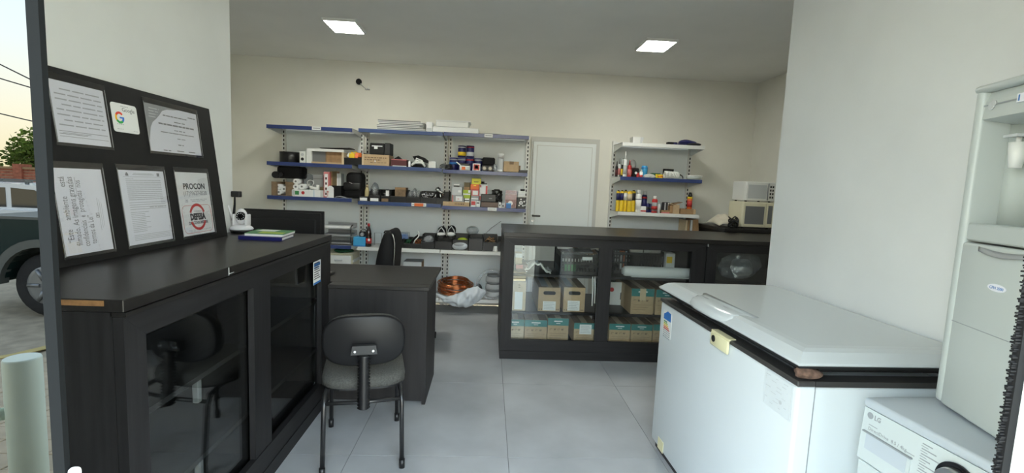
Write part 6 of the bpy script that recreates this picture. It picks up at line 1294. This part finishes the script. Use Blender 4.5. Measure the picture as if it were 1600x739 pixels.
for k, (px, lab) in enumerate(((926, 'left of two thin white plastic strips hanging in the counter'), (929.5, 'right of two thin white plastic strips hanging in the counter'))):
    p0, p1 = at(px, 432, 1, 3.93), at(px-1+.5*k, 478 if k == 0 else 474, 1, 3.93); TH(MB().tube([p0, (p0+p1)/2+Vector((.003, 0, 0)), p1], .006, 6), 'plastic_strip', 'paper_white', lab, 'cord')
t, b = pack('signed_board', 'white board with red dot standing at the left of the right hand window', 'board', (946, 973, 441), ZM, 'paper_white', 4.25, .012, [('black_mark', 'ink', .86, 1.0, .25, .55)]); c = at(956, 452.5, 1, 4.25); O(MB().cyl((c.x, 4.2498, c.z), (c.x, 4.2475, c.z), .020, n=18), 'red_dot', 'red', t)
carton('large teal banded carton with tape on the middle shelf, right hand window', (986, 1021.5, 451), ZM, 3.945, .52, tape=True)
carton('teal banded carton on the middle shelf partly hidden by the freezer', (1024.5, 1058, 453), ZM, 3.945, .52)
# top counter shelf
Z = ZT
t, b = pack('stacked_box', 'red brown flat box on the top counter shelf at far left', 'box', (806, 824, 413.5), Z, 'maroon', 4.02, .16, [('white_base', 'paper_white', .0, 1, .0, .12), ('pink_face', 'pink', .0, .6, .45, .95)])
t, b2 = pack('stacked_box', 'pale box standing on the red brown box', 'box', (805, 816, 396), b[5]+.001, 'kraft_pale', 4.04, .12, [('white_top', 'paper_white', .0, 1, .62, 1)])
g = MB(); x0, x1 = xz(819, .78, 4.02), xz(863, .78, 4.02)
def pap(u, v): return (x0+u*(x1-x0), 3.98+.25*v, Z+.012+.075*math.sin(math.pi*min(1, u*1.1))**1.5*(1-.25*v)+.009*math.sin(23*u+5*v)+.006*math.sin(37*u-9*v)-.02*u+.012)
TH(MB().grid(pap, 40, 8, .012), 'newspaper', 'paper_white', 'crumpled heap of newspaper on the top counter shelf', 'newspaper')
def crate(label, pl, pr, pt, y, d, z0):
    b = span(pl, pr, pt, y, z0, d); x0, x1, y0, y1, z0, z1 = b
    t = thing('plastic_crate', label, 'crate', base_of(b))
    O(MB().box(x0, x1, y0, y1, z0, z0+.006), 'bottom', 'black_plastic', t)
    for yy in (y0, y1-.008):
        O(MB().box(x0, x1, yy, yy+.008, z1-.025, z1, .002), 'rim_bar', 'black_plastic', t); O(MB().box(x0, x1, yy, yy+.008, z0+.006, z0+.03), 'lower_bar', 'black_plastic', t); O(MB().box(x0, x1, yy+.001, yy+.007, z0+.09, z0+.105), 'middle_bar', 'black_plastic', t)
        n = int((x1-x0)/.026)
        for i in range(n+1): xx = x0+(x1-x0-.009)*i/n; O(MB().box(xx, xx+.009, yy+.0015, yy+.0065, z0+.03, z1-.025), 'slat', 'black_plastic', t)
    for xx in (x0, x1-.008):
        O(MB().box(xx, xx+.008, y0+.008, y1-.008, z1-.03, z1+.012, .002), 'rim_bar', 'black_plastic', t); O(MB().box(xx, xx+.008, y0+.008, y1-.008, z0+.006, z0+.05), 'lower_bar', 'black_plastic', t)
        for i in range(8): yy = y0+.01+(y1-y0-.03)*i/7; O(MB().box(xx+.001, xx+.007, yy, yy+.012, z0+.05, z1-.03), 'slat', 'black_plastic', t)
    O(MB().cyl((x0+.002, y0+.002, z0), (x0+.002, y0+.002, z1+.008), .011, n=12), 'corner_post', 'black_plastic', t); O(MB().cyl((x0+.002, y1-.004, z0), (x0+.002, y1-.004, z1+.02), .011, n=12), 'corner_post', 'black_plastic', t)
    return t, b
t, b = crate('black slatted crate full of papers on the top counter shelf, left window', 876, 943, 398, 3.955, .34, Z)
x0, x1, y0, y1, z0, z1 = b
O(MB().box(x0+.18, x0+.265, y0-.003, y0-.0005, z1-.045, z1-.018), 'label', 'paper_white', t, 'white label on the crate front')
TH(MB().box(x0+.04, x0+.13, y0+.02, y0+.06, z0+.007, z0+.085), 'green_pack', 'green', 'green and white pack seen through the crate slats', 'pack')
for k in range(4):
    def sh(u, v, k=k): return (x0+.05+.05*k+u*.20, y0+.06+.06*k+v*.16, z1-.035+.014*k+.035*u*(k % 2)+.012*math.sin(4*u+k)+.02*v)
    TH(MB().grid(sh, 8, 4, .002), 'paper_sheet', ('paper_white', 'paper_grey', 'kraft_brown', 'paper_white')[k], ['crumpled white sheet lying in the crate, front left', 'grey sheet lying in the crate behind the white one', 'brown sheet lying in the crate', 'large white sheet at the back of the crate'][k], 'paper')
bl = span(912, 940, 389, 4.32, Z, .012); TH(MB().prism([(bl[0], 4.32, z1-.02), (bl[1], 4.32, z1-.05), (bl[1], 4.32, bl[5]), (bl[0]+.03, 4.32, bl[5])], (0, .008, 0)), 'white_board', 'paper_white', 'white sheet standing behind the crate, left window', 'board')
t, b = crate('black slatted crate behind the white roll on the top counter shelf, right window', 958, 1037, 395, 4.10, .30, Z)
x0, x1, y0, y1, z0, z1 = b
q = span(988, 1037, 397, 4.06, Z, .03); zr = at(1010, 401, 1, 4.07).z
t = thing('tied_paper_roll', 'white paper roll tied with a black band lying on the rear crate', 'paper roll', ((q[0]+q[1])/2, 4.16, z1)); O(MB().cyl((q[0], 4.18, z1+.012), (q[1], 4.18, z1+.016), .026, n=20), 'roll', 'paper_white', t); O(MB().cyl(((q[0]+q[1])/2-.02, 4.18, z1+.0145), ((q[0]+q[1])/2-.013, 4.18, z1+.0145), .0268, n=20), 'band', 'black_matte', t)
t, _b = pack('yellow_label_box', 'white and yellow box at the right of the rear crate', 'box', (1040, 1054, 396), Z, 'paper_white', 4.12, .12, [('yellow_field', 'yellow', .1, .7, .55, .85), ('grey_base', 'pale_grey', 0, 1, 0, .35)])
t, _b = pack('orange_folder', 'orange edged folder standing in the rear crate', 'folder', (968, 976, 392), Z+.02, 'orange', 4.22, .02, [('pale_sheet', 'paper_white', .0, .5, .0, .9)])
p0, p1 = at(974, 425, 1, 3.99), at(1079, 428, 1, 3.99)
t = thing('white_roll', 'long white roll of sheeting lying on the top counter shelf', 'roll', ((p0.x+p1.x)/2, 3.99, Z)); r_ = .044
O(MB().lathe([(r_*.55, 0), (r_*.9, .004), (r_, .03), (r_*.98, .2), (r_*.93, .5), (r_*.9, (p1-p0).length)], (p0.x, 3.99, Z+r_), 28, (1, 0, 0)), 'roll', 'paper_white', t); O(MB().cyl((p0.x-.012, 3.99, Z+r_), (p0.x+.004, 3.99, Z+r_), r_*.62, n=20), 'roll_end', 'pale_grey', t); O(MB().box(p0.x+.06, p1.x, 3.945, 3.99, Z+.0005, Z+.004), 'loose_flap', 'paper_white', t)
# right counter: wrapped bundle
b = span(1142, 1194, 397, 3.94, ZT-.0, .3); x0, x1, y0, y1, z0, z1 = b
t = thing('wrapped_bundle', 'bundle wrapped in crumpled clear plastic in the right hand counter', 'bundle', base_of([x0, x1, y0, y1, ZT, z1]))
O(MB().crumple(((x0+x1)/2, 4.06, ZT+.125), ((x1-x0)/2*1.05, .13, .135), 51, .42, 3, .118), 'wrap', 'cling', t); O(MB().blob(((x0+x1)/2+.04, 4.12, ZT+.09), ((x1-x0)*.32, .10, .085), 52, .12, 3), 'dark_core', 'mid_grey', t); O(MB().box(x1-.09, x1+.02, 4.20, 4.26, ZT+.13, ZT+.20, .01), 'red_part', 'maroon', t)

# ------------------------------------------------------------------ counter along the right back wall with two small ovens
Zk = 1.09
t = thing('side_counter', 'dark counter along the right back wall behind the display counter', 'counter', (2.72, 4.95, 0))
O(MB().box(2.375, XBR-.004, 4.72, 5.42, Zk-.035, Zk, .002), 'countertop', 'dark_top', t); O(MB().box(2.40, XBR-.02, 4.76, 5.40, .08, Zk-.036), 'carcass', 'dark_wood', t); O(MB().box(2.42, XBR-.02, 4.80, 5.40, 0, .079), 'plinth', 'dark_wood', t)
for i in range(2): O(MB().box(2.41+.32*i, 2.72+.32*i, 4.742, 4.7595, .10, Zk-.05), 'door', 'dark_wood', t)
def oven(label, px, z0, y, d, mt, top=False):
    b = span(*px, y, z0, d); x0, x1, y0, y1, z0, z1 = b; w_, h = x1-x0, z1-z0
    t = thing('microwave_oven', label, 'microwave', base_of(b))
    O(MB().box(x0, x1, y0+.02, y1, z0+.012, z1, .006), 'casing', mt, t)
    dr_ = O(MB().box(x0+.003, x0+w_*.74, y0, y0+.019, z0+.014, z1-.004, .005), 'door', mt, t); O(MB().box(x0+w_*.07, x0+w_*.68, y0-.0015, y0, z0+h*.17, z1-h*.16), 'window', 'pale_grey' if top else 'mid_grey', dr_)
    O(MB().box(x0+w_*.75, x1-.003, y0, y0+.019, z0+.014, z1-.004, .005), 'control_panel', mt, t)
    if top:
        O(MB().tube([(x0+w_*.72, y0-.012, z0+h*.12), (x0+w_*.69, y0-.02, z0+h*.5), (x0+w_*.73, y0-.012, z1-h*.08)], .008, 8), 'handle', 'grey_plastic', t)
        g = MB()
        for i in range(4):
            for j in range(2): g.box(x0+w_*(.80+.08*j), x0+w_*(.85+.08*j), y0-.0015, y0, z0+h*(.2+.17*i), z0+h*(.3+.17*i))
        O(g, 'keypad', 'charcoal', t)
    else:
        O(MB().box(x0+w_*.80, x1-.02, y0-.0015, y0, z0+h*.2, z1-h*.12), 'keypad', 'mid_grey', t)
    for xx in (x0+.03, x1-.03):
        for yy in (y0+.05, y1-.03): O(MB().cyl((xx, yy, z0), (xx, yy, z0+.013), .012, n=10), 'foot', 'black_plastic', t)
    return b
bo = oven('cream microwave oven with dark window, the lower of two, right back corner', (1160.5, 1209, 316), Zk+.0005, 4.80, .30, 'ivory')
oven('white microwave oven with a curved handle stacked on the cream one', (1166, 1212, 284), bo[5]+.0005, 4.84, .28, 'white_plastic', True)
def sack(u, v):
    x = 2.39+u*.215; e = math.sin(math.pi*min(max(u, .02), .98))**.5
    return (x, 4.86+.36*v, Zk+.004+e*(.115+.012*math.sin(11*u+3*v)+.010*math.sin(19*v))*math.sin(math.pi*(.12+.76*v)))
TH(MB().grid(sack, 18, 12, .003), 'dust_cover', 'dust_sheet', 'crumpled beige sheet lying on the side counter left of the ovens', 'cover')
b = [2.615, 2.70, 4.74, 4.84, Zk, Zk+.12]; loops('cable_tangle', 'tangle of black cables on the side counter beside the cream oven', 'cables', [xz(1137, 1.12, 4.78), xz(1160, 1.12, 4.78), 4.735, 4.85, Zk+.001, Zk+.125], 'wire_black', 6, .006, 29, 2)
